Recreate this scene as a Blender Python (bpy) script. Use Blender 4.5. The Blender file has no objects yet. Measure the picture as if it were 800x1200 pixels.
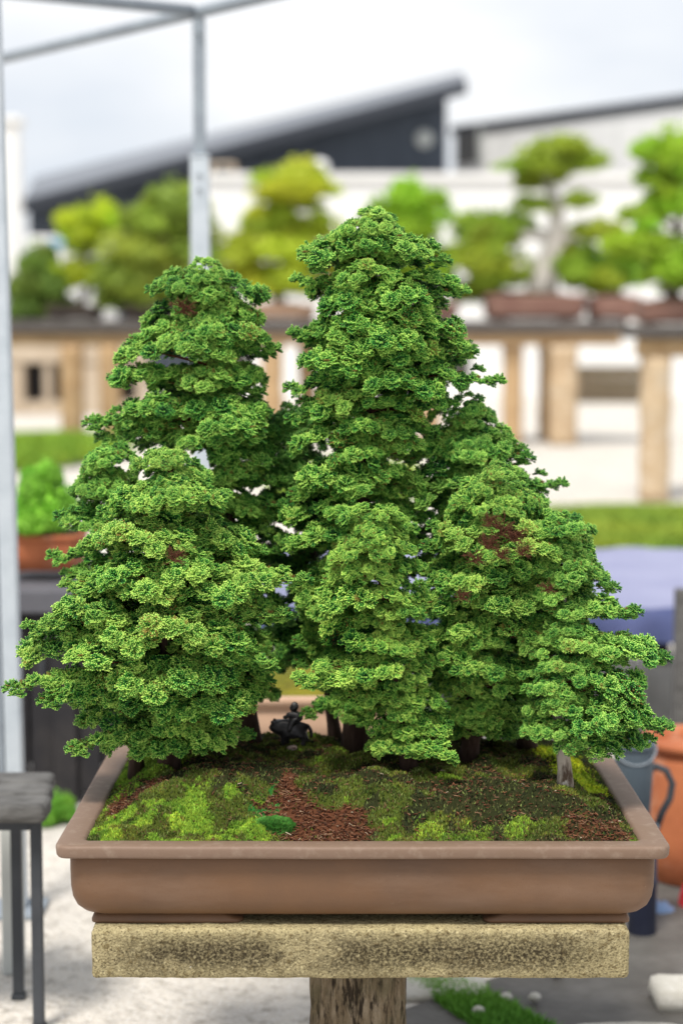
import bpy, math, random
import numpy as np
from mathutils import Vector, Matrix, noise as mnoise

random.seed(7)
rng = np.random.default_rng(11)
S = bpy.context.scene
COL = S.collection
R = math.radians

# ------------------------------------------------------------------ camera
CAM = Vector((0.0, 0.0, 1.2))
PITCH = math.atan(200 / 2133.0)
cd = bpy.data.cameras.new('camera')
cam = bpy.data.objects.new('camera', cd)
COL.objects.link(cam)
cam.location = CAM
cam.rotation_euler = (math.pi / 2 - PITCH, 0, 0)
cd.sensor_fit = 'VERTICAL'
cd.sensor_height = 36.0
cd.lens = 64.0
cd.clip_start = 0.05
cd.clip_end = 3000
cd.dof.use_dof = True
cd.dof.focus_distance = 2.50
cd.dof.aperture_fstop = 2.5
cd.dof.aperture_blades = 9
S.camera = cam

# ------------------------------------------------------------------ light
SUN_EL, SUN_AZ = R(62), R(205)      # azimuth clockwise from +Y: high, behind the camera's left shoulder
W = bpy.data.worlds.new('World')
S.world = W
W.use_nodes = True
nt = W.node_tree
nt.nodes.clear()


def nd(t, kind, **kw):
    n = t.nodes.new(kind)
    for k, v in kw.items():
        setattr(n, k, v)
    return n


out = nd(nt, 'ShaderNodeOutputWorld')
bg = nd(nt, 'ShaderNodeBackground')
sky = nd(nt, 'ShaderNodeTexSky', sky_type='NISHITA', sun_disc=False)
sky.sun_elevation = SUN_EL
sky.sun_rotation = SUN_AZ
tc = nd(nt, 'ShaderNodeTexCoord')
mp = nd(nt, 'ShaderNodeMapping')
mp.inputs['Scale'].default_value = (1.0, 1.0, 3.2)
n1 = nd(nt, 'ShaderNodeTexNoise')
n1.inputs['Scale'].default_value = 3.3
n1.inputs['Detail'].default_value = 5
n1.inputs['Roughness'].default_value = 0.5
rp = nd(nt, 'ShaderNodeValToRGB')
rp.color_ramp.elements[0].position = 0.36
rp.color_ramp.elements[0].color = (7.1, 7.6, 8.4, 1)
rp.color_ramp.elements[1].position = 0.62
rp.color_ramp.elements[1].color = (9.8, 9.85, 9.95, 1)
sx = nd(nt, 'ShaderNodeSeparateXYZ')
mm = nd(nt, 'ShaderNodeMapRange')       # overcast sky: brighter towards the zenith
mm.inputs['From Min'].default_value = 0.0
mm.inputs['From Max'].default_value = 1.0
mm.inputs['To Min'].default_value = 0.92
mm.inputs['To Max'].default_value = 1.05
mul = nd(nt, 'ShaderNodeVectorMath', operation='SCALE')
mix = nd(nt, 'ShaderNodeMix', data_type='RGBA')
mix.inputs['Factor'].default_value = 0.9
L = nt.links.new
L(tc.outputs['Generated'], mp.inputs['Vector'])
L(mp.outputs[0], n1.inputs['Vector'])
L(n1.outputs['Fac'], rp.inputs['Fac'])
L(tc.outputs['Generated'], sx.inputs[0])
L(sx.outputs['Z'], mm.inputs['Value'])
L(rp.outputs[0], mul.inputs[0])
L(mm.outputs[0], mul.inputs['Scale'])
L(sky.outputs[0], mix.inputs['A'])
L(mul.outputs[0], mix.inputs['B'])
L(mix.outputs['Result'], bg.inputs['Color'])
bg.inputs['Strength'].default_value = 0.1
L(bg.outputs[0], out.inputs['Surface'])

sd = bpy.data.lights.new('sun', 'SUN')
sd.energy = 3.5
sd.angle = R(14)
sd.color = (1.0, 0.95, 0.87)
sun = bpy.data.objects.new('sun', sd)
COL.objects.link(sun)
sdir = Vector((math.sin(SUN_AZ) * math.cos(SUN_EL), math.cos(SUN_AZ) * math.cos(SUN_EL), math.sin(SUN_EL)))
sun.rotation_euler = sdir.to_track_quat('Z', 'Y').to_euler()

vs = S.view_settings
S.display_settings.display_device = 'sRGB'
vs.view_transform = 'Standard'
vs.look = 'None'
vs.exposure = 0.25
vs.gamma = 1.0
vs.use_curve_mapping = False
S.cycles.use_denoising = True
S.cycles.max_bounces = 8
S.cycles.transparent_max_bounces = 4

# ------------------------------------------------------------------ helpers
CT, ST = math.cos(PITCH), math.sin(PITCH)


def ray(px, py):
    dx, dy = (px - 400) / 2133.0, (600 - py) / 2133.0
    return Vector((dx, CT + dy * ST, -ST + dy * CT))


def P(px, py, Y):
    d = ray(px, py)
    return CAM + d * (Y / d.y)


def PZ(px, py, z):
    d = ray(px, py)
    return CAM + d * ((z - CAM.z) / d.z)


def project(v):
    r = v - CAM
    f = r.y * CT - r.z * ST
    u = r.y * ST + r.z * CT
    return 400 + 2133 * r.x / f, 600 - 2133 * u / f


def put(o, parent=None):
    COL.objects.link(o)
    if parent is not None:
        o.parent = parent
    return o


def tag(o, label=None, cat=None, group=None, kind=None):
    if label: o['label'] = label
    if cat: o['category'] = cat
    if group: o['group'] = group
    if kind: o['kind'] = kind
    return o


def empty(name, loc, rz=0.0):
    o = bpy.data.objects.new(name, None)
    o.empty_display_size = 0.05
    o.location = loc
    o.rotation_euler = (0, 0, rz)
    return put(o)


def mesh_np(name, v, f, m, attr=None, smooth=True):
    """v (n,3) float, f (k,3|4) int"""
    me = bpy.data.meshes.new(name)
    v = np.ascontiguousarray(v, dtype=np.float32)
    f = np.ascontiguousarray(f, dtype=np.int32)
    k = f.shape[1]
    me.vertices.add(len(v))
    me.vertices.foreach_set('co', v.ravel())
    me.loops.add(f.size)
    me.loops.foreach_set('vertex_index', f.ravel())
    me.polygons.add(len(f))
    me.polygons.foreach_set('loop_start', np.arange(0, f.size, k, dtype=np.int32))
    try:
        me.polygons.foreach_set('loop_total', np.full(len(f), k, dtype=np.int32))
    except Exception:
        pass
    me.polygons.foreach_set('use_smooth', np.full(len(f), smooth, dtype=bool))
    if attr:
        for an, av in attr.items():
            av = np.asarray(av, dtype=np.float32)
            if av.ndim == 1:
                a = me.attributes.new(an, 'FLOAT', 'POINT')
                a.data.foreach_set('value', av)
            else:
                a = me.attributes.new(an, 'FLOAT_COLOR', 'POINT')
                c = np.ones((len(av), 4), dtype=np.float32)
                c[:, :3] = av
                a.data.foreach_set('color', c.ravel())
    me.update()
    me.validate()
    if m: me.materials.append(m)
    return me


class MB:
    """collects pieces into one mesh"""
    def __init__(self):
        self.v, self.f, self.s = [], [], []

    def add(self, vs, fs, smooth=False):
        o = len(self.v)
        self.v += [tuple(x) for x in vs]
        self.f += [tuple(i + o for i in q) for q in fs]
        self.s += [smooth] * len(fs)
        return self

    def box(self, a, b, rz=0.0, jit=0.0):
        cx, cy = (a[0] + b[0]) / 2, (a[1] + b[1]) / 2
        vs = []
        for z in (a[2], b[2]):
            for x, y in ((a[0], a[1]), (b[0], a[1]), (b[0], b[1]), (a[0], b[1])):
                x, y = x - cx, y - cy
                x, y = x * math.cos(rz) - y * math.sin(rz), x * math.sin(rz) + y * math.cos(rz)
                vs.append((x + cx + random.uniform(-jit, jit), y + cy + random.uniform(-jit, jit), z + random.uniform(-jit, jit)))
        return self.add(vs, [(3, 2, 1, 0), (4, 5, 6, 7), (0, 1, 5, 4), (1, 2, 6, 5), (2, 3, 7, 6), (3, 0, 4, 7)])

    def tube(self, pts, rad, n=8, cap=True):
        pts = [Vector(p) for p in pts]
        vs, fs = [], []
        up = Vector((0.31, 0.83, 0.45))
        for i, p in enumerate(pts):
            t = (pts[min(i + 1, len(pts) - 1)] - pts[max(i - 1, 0)]).normalized()
            a = t.cross(up)
            if a.length < 1e-3: a = t.cross(Vector((1, 0, 0)))
            a.normalize()
            b = t.cross(a)
            r = rad[i] if hasattr(rad, '__len__') else rad
            for k in range(n):
                th = 2 * math.pi * k / n
                vs.append(p + a * (r * math.cos(th)) + b * (r * math.sin(th)))
        m = len(pts)
        for i in range(m - 1):
            for k in range(n):
                k2 = (k + 1) % n
                fs.append((i * n + k, i * n + k2, (i + 1) * n + k2, (i + 1) * n + k))
        if cap:
            fs.append(tuple(range(n))[::-1])
            fs.append(tuple((m - 1) * n + k for k in range(n)))
        return self.add(vs, fs, True)

    def loops(self, loops, smooth=False, cap0=False, cap1=False):
        n = len(loops[0])
        vs = [p for l in loops for p in l]
        fs = []
        for i in range(len(loops) - 1):
            for k in range(n):
                k2 = (k + 1) % n
                fs.append((i * n + k, i * n + k2, (i + 1) * n + k2, (i + 1) * n + k))
        if cap0: fs.append(tuple(range(n))[::-1])
        if cap1: fs.append(tuple((len(loops) - 1) * n + k for k in range(n)))
        return self.add(vs, fs, smooth)

    def lathe(self, prof, c=(0, 0, 0), n=32):
        return self.loops([[(c[0] + r * math.cos(2 * math.pi * k / n), c[1] + r * math.sin(2 * math.pi * k / n), c[2] + z)
                            for k in range(n)] for r, z in prof], True, True, True)

    def build(self, name, m, parent=None, bevel=0.0, seg=2, weld=False):
        me = bpy.data.meshes.new(name)
        me.from_pydata(self.v, [], self.f)
        me.polygons.foreach_set('use_smooth', self.s)
        me.update()
        if m: me.materials.append(m)
        o = put(bpy.data.objects.new(name, me), parent)
        if bevel:
            b = o.modifiers.new('bevel', 'BEVEL')
            b.width = bevel
            b.segments = seg
            b.limit_method = 'ANGLE'
            b.angle_limit = R(40)
        return o


def rrect(x0, x1, y0, y1, r, z, n=6):
    pts = []
    for cx, cy, a0 in ((x1 - r, y1 - r, 0), (x0 + r, y1 - r, 90), (x0 + r, y0 + r, 180), (x1 - r, y0 + r, 270)):
        for k in range(n + 1):
            a = R(a0 + 90 * k / n)
            pts.append((cx + r * math.cos(a), cy + r * math.sin(a), z))
    return pts


def fbm(x, y, z=0.0, o=4, lac=2.1, g=0.5):
    s, a = 0.0, 1.0
    for _ in range(o):
        s += a * mnoise.noise(Vector((x, y, z)))
        x, y, z, a = x * lac + 3.1, y * lac + 1.7, z * lac + 5.3, a * g
    return s


# ------------------------------------------------------------------ materials
def mat(name, col, rough=0.7, spec=0.3, noise=None, bump=None, metal=0.0):
    """noise: list of (scale, colour, lo, hi[, stretch]); bump: (scale, strength, distance)"""
    m = bpy.data.materials.new(name)
    m.use_nodes = True
    t = m.node_tree
    b = t.nodes['Principled BSDF']
    b.inputs['Base Color'].default_value = (*col, 1)
    b.inputs['Roughness'].default_value = rough
    b.inputs['Metallic'].default_value = metal
    b.inputs['Specular IOR Level'].default_value = spec
    co = nd(t, 'ShaderNodeTexCoord').outputs['Object']
    cur = None
    for q in (noise or []):
        sc, c2, lo, hi = q[:4]
        src = co
        if len(q) > 4:
            mpn = nd(t, 'ShaderNodeMapping')
            mpn.inputs['Scale'].default_value = q[4]
            t.links.new(co, mpn.inputs[0])
            src = mpn.outputs[0]
        n = nd(t, 'ShaderNodeTexNoise')
        n.inputs['Scale'].default_value = sc
        n.inputs['Detail'].default_value = 6
        n.inputs['Roughness'].default_value = 0.62
        t.links.new(src, n.inputs['Vector'])
        mr = nd(t, 'ShaderNodeMapRange')
        mr.inputs['From Min'].default_value = lo
        mr.inputs['From Max'].default_value = hi
        t.links.new(n.outputs['Fac'], mr.inputs['Value'])
        mx = nd(t, 'ShaderNodeMix', data_type='RGBA')
        mx.inputs['B'].default_value = (*c2, 1)
        if cur is None: mx.inputs['A'].default_value = (*col, 1)
        else: t.links.new(cur, mx.inputs['A'])
        t.links.new(mr.outputs[0], mx.inputs['Factor'])
        cur = mx.outputs['Result']
    if cur is not None: t.links.new(cur, b.inputs['Base Color'])
    prev = None
    for q in ([bump] if bump and not isinstance(bump, list) else (bump or [])):
        n = nd(t, 'ShaderNodeTexNoise')
        n.inputs['Scale'].default_value = q[0]
        n.inputs['Detail'].default_value = 5
        src = co
        if len(q) > 3:
            mpn = nd(t, 'ShaderNodeMapping')
            mpn.inputs['Scale'].default_value = q[3]
            t.links.new(co, mpn.inputs[0])
            src = mpn.outputs[0]
        t.links.new(src, n.inputs['Vector'])
        bp = nd(t, 'ShaderNodeBump')
        bp.inputs['Strength'].default_value = q[1]
        bp.inputs['Distance'].default_value = q[2]
        t.links.new(n.outputs['Fac'], bp.inputs['Height'])
        if prev is not None: t.links.new(prev, bp.inputs['Normal'])
        prev = bp.outputs[0]
    if prev is not None: t.links.new(prev, b.inputs['Normal'])
    return m


def leaf_mat(name, stops, dead=(0.32, 0.10, 0.03), trans=0.10, rough=0.42, spec=0.45):
    """stops: colours for attribute 'age' 0..1 (old to new growth, plus painted top shading on hinoki); attribute 'dead' mixes in dry brown"""
    m = bpy.data.materials.new(name)
    m.use_nodes = True
    t = m.node_tree
    b = t.nodes['Principled BSDF']
    o = t.nodes['Material Output']
    a = nd(t, 'ShaderNodeAttribute', attribute_name='age_shade')
    d = nd(t, 'ShaderNodeAttribute', attribute_name='dead')
    oi = nd(t, 'ShaderNodeObjectInfo')
    ad = nd(t, 'ShaderNodeMath', operation='MULTIPLY_ADD')
    ad.inputs[1].default_value = 0.12
    ad.inputs[2].default_value = -0.05
    t.links.new(oi.outputs['Random'], ad.inputs[0])
    sm = nd(t, 'ShaderNodeMath', operation='ADD', use_clamp=True)
    t.links.new(a.outputs['Fac'], sm.inputs[0])
    t.links.new(ad.outputs[0], sm.inputs[1])
    r = nd(t, 'ShaderNodeValToRGB')
    el = r.color_ramp.elements
    while len(el) < len(stops): el.new(0.5)
    for i, (p, c) in enumerate(stops):
        el[i].position = p
        el[i].color = (*c, 1)
    t.links.new(sm.outputs[0], r.inputs[0])
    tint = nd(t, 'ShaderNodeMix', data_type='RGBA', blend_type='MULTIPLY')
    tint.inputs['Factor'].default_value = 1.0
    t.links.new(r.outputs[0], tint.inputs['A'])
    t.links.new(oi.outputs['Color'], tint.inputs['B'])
    mx = nd(t, 'ShaderNodeMix', data_type='RGBA')
    mx.inputs['B'].default_value = (*dead, 1)
    t.links.new(tint.outputs['Result'], mx.inputs['A'])
    t.links.new(d.outputs['Fac'], mx.inputs['Factor'])
    t.links.new(mx.outputs['Result'], b.inputs['Base Color'])
    b.inputs['Roughness'].default_value = rough
    b.inputs['Specular IOR Level'].default_value = spec
    tr = nd(t, 'ShaderNodeBsdfTranslucent')
    t.links.new(mx.outputs['Result'], tr.inputs['Color'])
    ms = nd(t, 'ShaderNodeMixShader')
    ms.inputs[0].default_value = trans
    t.links.new(b.outputs[0], ms.inputs[1])
    t.links.new(tr.outputs[0], ms.inputs[2])
    t.links.new(ms.outputs[0], o.inputs['Surface'])
    return m


def attr_mat(name, rough=0.85, spec=0.2, trans=0.0):
    """colour from the attribute 'tone' (the thing's own colour, piece by piece)"""
    m = bpy.data.materials.new(name)
    m.use_nodes = True
    t = m.node_tree
    b = t.nodes['Principled BSDF']
    a = nd(t, 'ShaderNodeAttribute', attribute_name='tone')
    t.links.new(a.outputs['Color'], b.inputs['Base Color'])
    b.inputs['Roughness'].default_value = rough
    b.inputs['Specular IOR Level'].default_value = spec
    return m


M = {}
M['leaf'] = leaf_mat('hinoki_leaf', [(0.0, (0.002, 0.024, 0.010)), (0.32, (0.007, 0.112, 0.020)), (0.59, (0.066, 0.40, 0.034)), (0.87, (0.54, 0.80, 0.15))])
M['bark'] = mat('bark', (0.055, 0.034, 0.026), 0.9, 0.15, [(60, (0.12, 0.08, 0.062), 0.45, 0.7, (1, 1, .25)), (25, (0.035, 0.02, 0.015), 0.5, 0.65, (1, 1, .3))], (90, 0.8, 0.004, (1, 1, .2)))
M['pale_bark'] = mat('pale_bark', (0.42, 0.37, 0.31), 0.9, 0.15, [(55, (0.08, 0.055, 0.04), 0.47, 0.62, (1, 1, .3)), (20, (0.6, 0.58, 0.54), 0.58, 0.68)], (90, 0.8, 0.004, (1, 1, .2)))
M['twig'] = mat('twig', (0.105, 0.040, 0.024), 0.85, 0.15, [(140, (0.20, 0.085, 0.045), 0.52, 0.7)])
M['clay'] = mat('brown_clay', (0.155, 0.082, 0.043), 0.52, 0.32, [(9, (0.125, 0.070, 0.041), 0.40, 0.7), (3, (0.19, 0.117, 0.077), 0.5, 0.75, (1, 1, 4)), (300, (0.13, 0.072, 0.04), 0.60, 0.74), (200, (0.36, 0.27, 0.20), 0.71, 0.75)], [(400, 0.12, 0.002), (14, 0.1, 0.004)])
M['clay_rim'] = mat('brown_clay_rim', (0.200, 0.133, 0.097), 0.6, 0.3, [(7, (0.18, 0.118, 0.08), 0.42, 0.7), (60, (0.25, 0.182, 0.138), 0.52, 0.75), (260, (0.14, 0.08, 0.06), 0.68, 0.76)], [(400, 0.12, 0.002), (16, 0.1, 0.004)])
M['soil'] = attr_mat('mossy_soil', 0.95, 0.1)
M['moss'] = attr_mat('moss_tufts', 0.8, 0.2)
M['fibre'] = attr_mat('bark_fibre', 0.8, 0.25)
M['figure'] = mat('dark_cast_metal', (0.012, 0.011, 0.013), 0.42, 0.5, [(70, (0.035, 0.032, 0.035), 0.5, 0.75)], (160, 0.3, 0.003))

# ================================================================== SETTING: ground
M['gravel'] = mat('white_gravel', (0.63, 0.585, 0.52), 0.95, 0.1, [(2.2, (0.50, 0.465, 0.42), 0.45, 0.7), (26, (0.30, 0.27, 0.23), 0.5, 0.70), (120, (0.75, 0.74, 0.72), 0.5, 0.7)], (60, 0.8, 0.02))
GB = MB()
nx = 40
xs = np.concatenate([np.linspace(-600, -40, 8), np.linspace(-30, 30, 25), np.linspace(40, 600, 8)])
ys = np.concatenate([np.linspace(-30, 0, 4), np.linspace(2, 50, 30), np.linspace(60, 900, 10)])
vsg = [(float(x), float(y), 0.0) for y in ys for x in xs]
fsg = [(j * len(xs) + i, j * len(xs) + i + 1, (j + 1) * len(xs) + i + 1, (j + 1) * len(xs) + i) for j in range(len(ys) - 1) for i in range(len(xs) - 1)]
GB.add(vsg, fsg)
tag(GB.build('ground', M['gravel']), kind='structure')


def sheet(name, pix, z, m, kind='structure', label=None, cat=None):
    b = MB()
    pts = [PZ(px, py, 0) for px, py in pix]
    n = len(pts)
    b.add([(p.x, p.y, z) for p in pts] + [(p.x, p.y, -0.02) for p in pts],
          [tuple(range(n))] + [(i, (i + 1) % n, n + (i + 1) % n, n + i)[::-1] for i in range(n)])
    o = b.build(name, m)
    # make the top face upward
    return tag(o, label, cat, kind=kind)


M['wet'] = mat('wet_concrete', (0.085, 0.08, 0.073), 0.6, 0.2, [(5, (0.135, 0.128, 0.118), 0.45, 0.65), (30, (0.10, 0.095, 0.085), 0.5, 0.7)], (50, 0.3, 0.01))
sheet('path', [(330, 1236), (585, 1147), (640, 1095), (745, 1020), (1150, 985), (1350, 1300), (640, 1300)], 0.006, M['wet'])
M['cement'] = mat('pale_concrete', (0.46, 0.44, 0.39), 0.9, 0.15, [(6, (0.36, 0.34, 0.29), 0.45, 0.7), (60, (0.54, 0.52, 0.48), 0.5, 0.7)], (80, 0.3, 0.006))

# ================================================================== foreground: pot, slab, post
POT_Y = 2.35
RZ = P(425, 993, POT_Y).z
PX0, PX1 = P(63, 993, POT_Y).x, P(787, 993, POT_Y).x
PY0, PY1 = POT_Y, PZ(420, 868, RZ).y
FOOT_Z = P(400, 1083, POT_Y + 0.035).z
pot = empty('bonsai_pot', ((PX0 + PX1) / 2, (PY0 + PY1) / 2, FOOT_Z))
tag(pot, 'wide brown unglazed rectangular bonsai pot on the lichen-stained stone slab', 'plant pot')
po = Vector(pot.location)


def potloop(i, z, r):
    return [(x - po.x + 0.0009 * mnoise.noise(Vector((x * 9, y * 9, z))), y - po.y + 0.0009 * mnoise.noise(Vector((y * 9, x * 9, z))), z - po.z + 0.0011 * mnoise.noise(Vector((x * 9, y * 9, 1.5))))
            for x, y, z in dense(rrect(PX0 + i, PX1 - i, PY0 + i, PY1 - i, r, z))]


def dense(l, step=0.03):
    o = []
    n = len(l)
    for k in range(n):
        a, b = Vector(l[k]), Vector(l[(k + 1) % n])
        m = 20 if (b - a).length > 0.2 else 1
        for j in range(m): o.append(tuple(a.lerp(b, j / m)))
    return o


rim = MB()
rim.loops([potloop(i, RZ + z, r) for i, z, r in ((.042, -.05, .012), (.037, -.006, .014), (.0345, -.0015, .015), (.031, 0, .014), (.0045, .0004, .019), (.0018, -.0004, .021), (.0004, -.0020, .022), (0, -.0042, .022), (.0008, -.0132, .021), (.0018, -.0155, .020), (.0035, -.0166, .016), (.010, -.0172, .016), (.019, -.0178, .016))], True)
rim.build('rim', M['clay_rim'], pot)
body = MB()
body.loops([potloop(i, RZ + z, r) for i, z, r in ((.021, -.014, .02), (.0185, -.0185, .022), (.0165, -.0215, .022), (.0165, -.040, .022), (.0170, -.062, .023), (.0190, -.077, .024), (.0235, -.0895, .026), (.0305, -.0985, .03), (.040, -.1030, .03), (.060, -.1040, .03))], True, False, True)
body.build('body', M['clay'], pot)
fz0, fz1 = 0.0, RZ - .102 - po.z
for xa, xb in ((106, 284), (567, 739)):
    for yy in (PY0 + .040, PY1 - .078):
        fb = MB()
        xl, xr = P(xa, 1083, POT_Y + .035).x - po.x, P(xb, 1083, POT_Y + .035).x - po.x
        inL, inR = (.004, .022) if xa < 400 else (.022, .004)
        y0 = yy - po.y
        y1 = y0 + .05
        fb.loops([[(x, y, z) for x, y, _ in rrect(xl + a * inL * f, xr - a * inR * f, y0 + a * .004, y1, .012, 0, 4)] for z, a, f in
                  ((fz0, 0, 1), (fz0 + .0035, 0, 1), (fz0 + .007, .35, 1), (fz1, 1, 1))], True, True, True)
        fb.build('foot', M['clay'], pot)

# stone slab
ZS = FOOT_Z - 0.0005
SY0 = PZ(400, 1089, ZS).y
ZB = P(400, 1147.5, SY0).z
SX0, SX1 = P(107, 1118, SY0).x, P(737, 1118, SY0).x
SY1 = SY0 + 0.46
M['slab'] = mat('lichen_stone', (0.38, 0.32, 0.18), 0.95, 0.1,
                [(6, (0.46, 0.39, 0.21), 0.45, 0.65, (1, 1, 2)), (160, (0.58, 0.50, 0.29), 0.54, 0.66), (120, (0.20, 0.155, 0.075), 0.54, 0.66)],
                [(300, 1.0, 0.004), (60, 0.6, 0.006)])


def lichen(m):
    """dark lichen colonies: a broad crust along the middle of the face, broken by pale grains"""
    t = m.node_tree
    b = t.nodes['Principled BSDF']
    base = b.inputs['Base Color'].links[0].from_socket
    co = nd(t, 'ShaderNodeTexCoord').outputs['Object']
    sp = nd(t, 'ShaderNodeSeparateXYZ')
    t.links.new(co, sp.inputs[0])
    def math_(op, a, b_=None, clamp=False):
        n = nd(t, 'ShaderNodeMath', operation=op, use_clamp=clamp)
        for i, v in enumerate((a, b_)):
            if v is None: continue
            if isinstance(v, (int, float)): n.inputs[i].default_value = v
            else: t.links.new(v, n.inputs[i])
        return n.outputs[0]
    def noise_(sc, lo, hi, st=(1, 1, 1), off=0.0):
        mpn = nd(t, 'ShaderNodeMapping')
        mpn.inputs['Scale'].default_value = st
        mpn.inputs['Location'].default_value = (off, off, off)
        t.links.new(co, mpn.inputs[0])
        n = nd(t, 'ShaderNodeTexNoise')
        n.inputs['Scale'].default_value = sc
        n.inputs['Detail'].default_value = 6
        n.inputs['Roughness'].default_value = .65
        t.links.new(mpn.outputs[0], n.inputs['Vector'])
        mr = nd(t, 'ShaderNodeMapRange')
        mr.inputs['From Min'].default_value = lo
        mr.inputs['From Max'].default_value = hi
        t.links.new(n.outputs['Fac'], mr.inputs['Value'])
        return mr.outputs[0]
    hz_ = ZS - ZB
    zz = math_('ABSOLUTE', math_('SUBTRACT', sp.outputs['Z'], hz_ * .50))
    band = math_('SUBTRACT', 1.0, math_('POWER', math_('DIVIDE', zz, hz_ * .50), 2.2), True)
    xx = math_('ABSOLUTE', sp.outputs['X'])
    ends = math_('MULTIPLY', math_('SUBTRACT', (SX1 - SX0) * .53, xx), 9.0, True)
    patch = math_('MULTIPLY', math_('MULTIPLY', noise_(7.5, .33, .46, (1, 1, 1.5)), band), ends, True)
    fine = noise_(230, .40, .58)
    k = math_('MULTIPLY', patch, math_('ADD', math_('MULTIPLY', fine, .55), .46), True)
    mx = nd(t, 'ShaderNodeMix', data_type='RGBA')
    t.links.new(base, mx.inputs['A'])
    mx.inputs['B'].default_value = (.045, .036, .021, 1)
    t.links.new(k, mx.inputs['Factor'])
    mx2 = nd(t, 'ShaderNodeMix', data_type='RGBA')
    t.links.new(mx.outputs['Result'], mx2.inputs['A'])
    mx2.inputs['B'].default_value = (.035, .028, .018, 1)
    t.links.new(math_('MULTIPLY', noise_(330, .53, .60, (1, 1, 1), 3.0), .6), mx2.inputs['Factor'])
    mx3 = nd(t, 'ShaderNodeMix', data_type='RGBA')
    t.links.new(mx2.outputs['Result'], mx3.inputs['A'])
    mx3.inputs['B'].default_value = (.80, .76, .66, 1)
    t.links.new(noise_(36, .73, .75, (1, 1, 1), 7.0), mx3.inputs['Factor'])
    t.links.new(mx3.outputs['Result'], b.inputs['Base Color'])


lichen(M['slab'])


def rough_block(name, x0, x1, y0, y1, z0, z1, m, step, amp, r, parent=None, frq=20):
    """box with a rounded, worn, uneven skin; local origin at the base centre"""
    cx, cy = (x0 + x1) / 2, (y0 + y1) / 2
    nx, ny, nz = [max(2, int(round(d / step))) for d in (x1 - x0, y1 - y0, z1 - z0)]
    idx, vs, fs = {}, [], []

    def vert(i, j, k):
        q = (i, j, k)
        if q in idx: return idx[q]
        p = Vector((x0 + (x1 - x0) * i / nx, y0 + (y1 - y0) * j / ny, z0 + (z1 - z0) * k / nz))
        c = Vector((min(max(p.x, x0 + r), x1 - r), min(max(p.y, y0 + r), y1 - r), min(max(p.z, z0 + r), z1 - r)))
        d = p - c
        n = d.normalized()
        p = c + n * r
        p += n * (amp * fbm(p.x * frq, p.y * frq, p.z * frq, 4) + amp * .6 * mnoise.noise(p * (frq * 7)))
        idx[q] = len(vs)
        vs.append((p.x - cx, p.y - cy, p.z - z0))
        return idx[q]
    for i in range(nx):
        for j in range(ny):
            fs.append((vert(i, j, nz), vert(i + 1, j, nz), vert(i + 1, j + 1, nz), vert(i, j + 1, nz)))
            fs.append((vert(i, j, 0), vert(i, j + 1, 0), vert(i + 1, j + 1, 0), vert(i + 1, j, 0)))
    for i in range(nx):
        for k in range(nz):
            fs.append((vert(i, 0, k), vert(i + 1, 0, k), vert(i + 1, 0, k + 1), vert(i, 0, k + 1)))
            fs.append((vert(i, ny, k), vert(i, ny, k + 1), vert(i + 1, ny, k + 1), vert(i + 1, ny, k)))
    for j in range(ny):
        for k in range(nz):
            fs.append((vert(0, j, k), vert(0, j, k + 1), vert(0, j + 1, k + 1), vert(0, j + 1, k)))
            fs.append((vert(nx, j, k), vert(nx, j + 1, k), vert(nx, j + 1, k + 1), vert(nx, j, k + 1)))
    b = MB()
    b.add(vs, fs, True)
    o = b.build(name, m, parent)
    o.location = (cx, cy, z0)
    return o


sl = rough_block('stone_slab', SX0, SX1, SY0, SY1, ZB, ZS, M['slab'], 0.006, 0.0012, 0.006)
tag(sl, 'thick sandy stone slab with dark lichen patches under the brown pot', 'stone slab')

M['log'] = mat('weathered_wood', (0.17, 0.13, 0.085), 0.95, 0.1, [(75, (0.27, 0.22, 0.16), 0.45, 0.65, (1, 1, .3)), (100, (0.035, 0.027, 0.02), 0.5, 0.60, (1, 1, .22)), (12, (0.13, 0.115, 0.07), 0.5, 0.7)], [(120, 1.0, 0.006, (1, 1, .35)), (300, .8, .002)])
PYc = SY0 + 0.22
plx, prx = P(365, 1170, PYc - .02).x, P(477, 1170, PYc - .02).x
pr, pcx = (prx - plx) / 2, (plx + prx) / 2
lp = []
for iz in range(70):
    z = (ZB - 0.0015) * iz / 69
    ring = []
    for k in range(96):
        a = 2 * math.pi * k / 96
        rr = pr * (1 + .06 * fbm(math.cos(a) * 1.5, math.sin(a) * 1.5, z * 3, 3) + .035 * fbm(math.cos(a) * 14, math.sin(a) * 14, z * 9, 3))
        rr += .005 * (mnoise.noise(Vector((math.cos(a) * 9, math.sin(a) * 9, z * 5))) - abs(mnoise.noise(Vector((math.cos(a) * 6 + 9, math.sin(a) * 6, z * 4)))) * 1.3)
        ring.append((rr * math.cos(a), rr * math.sin(a), z))
    lp.append(ring)
pb = MB()
pb.loops(lp, True, True, True)
o = pb.build('stand_post', M['log'])
o.location = (pcx, PYc, 0)
tag(o, 'weathered round wooden post holding up the sandy stone slab', 'post')

# ------------------------------------------------------------------ soil and moss surface
IX0, IX1, IY0, IY1 = PX0 + .0355, PX1 - .0355, PY0 + .0355, PY1 - .0355
ICX, ICY = (IX0 + IX1) / 2, (IY0 + IY1) / 2


def sstep(a, b, x):
    t = min(max((x - a) / (b - a), 0), 1)
    return t * t * (3 - 2 * t)


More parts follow.
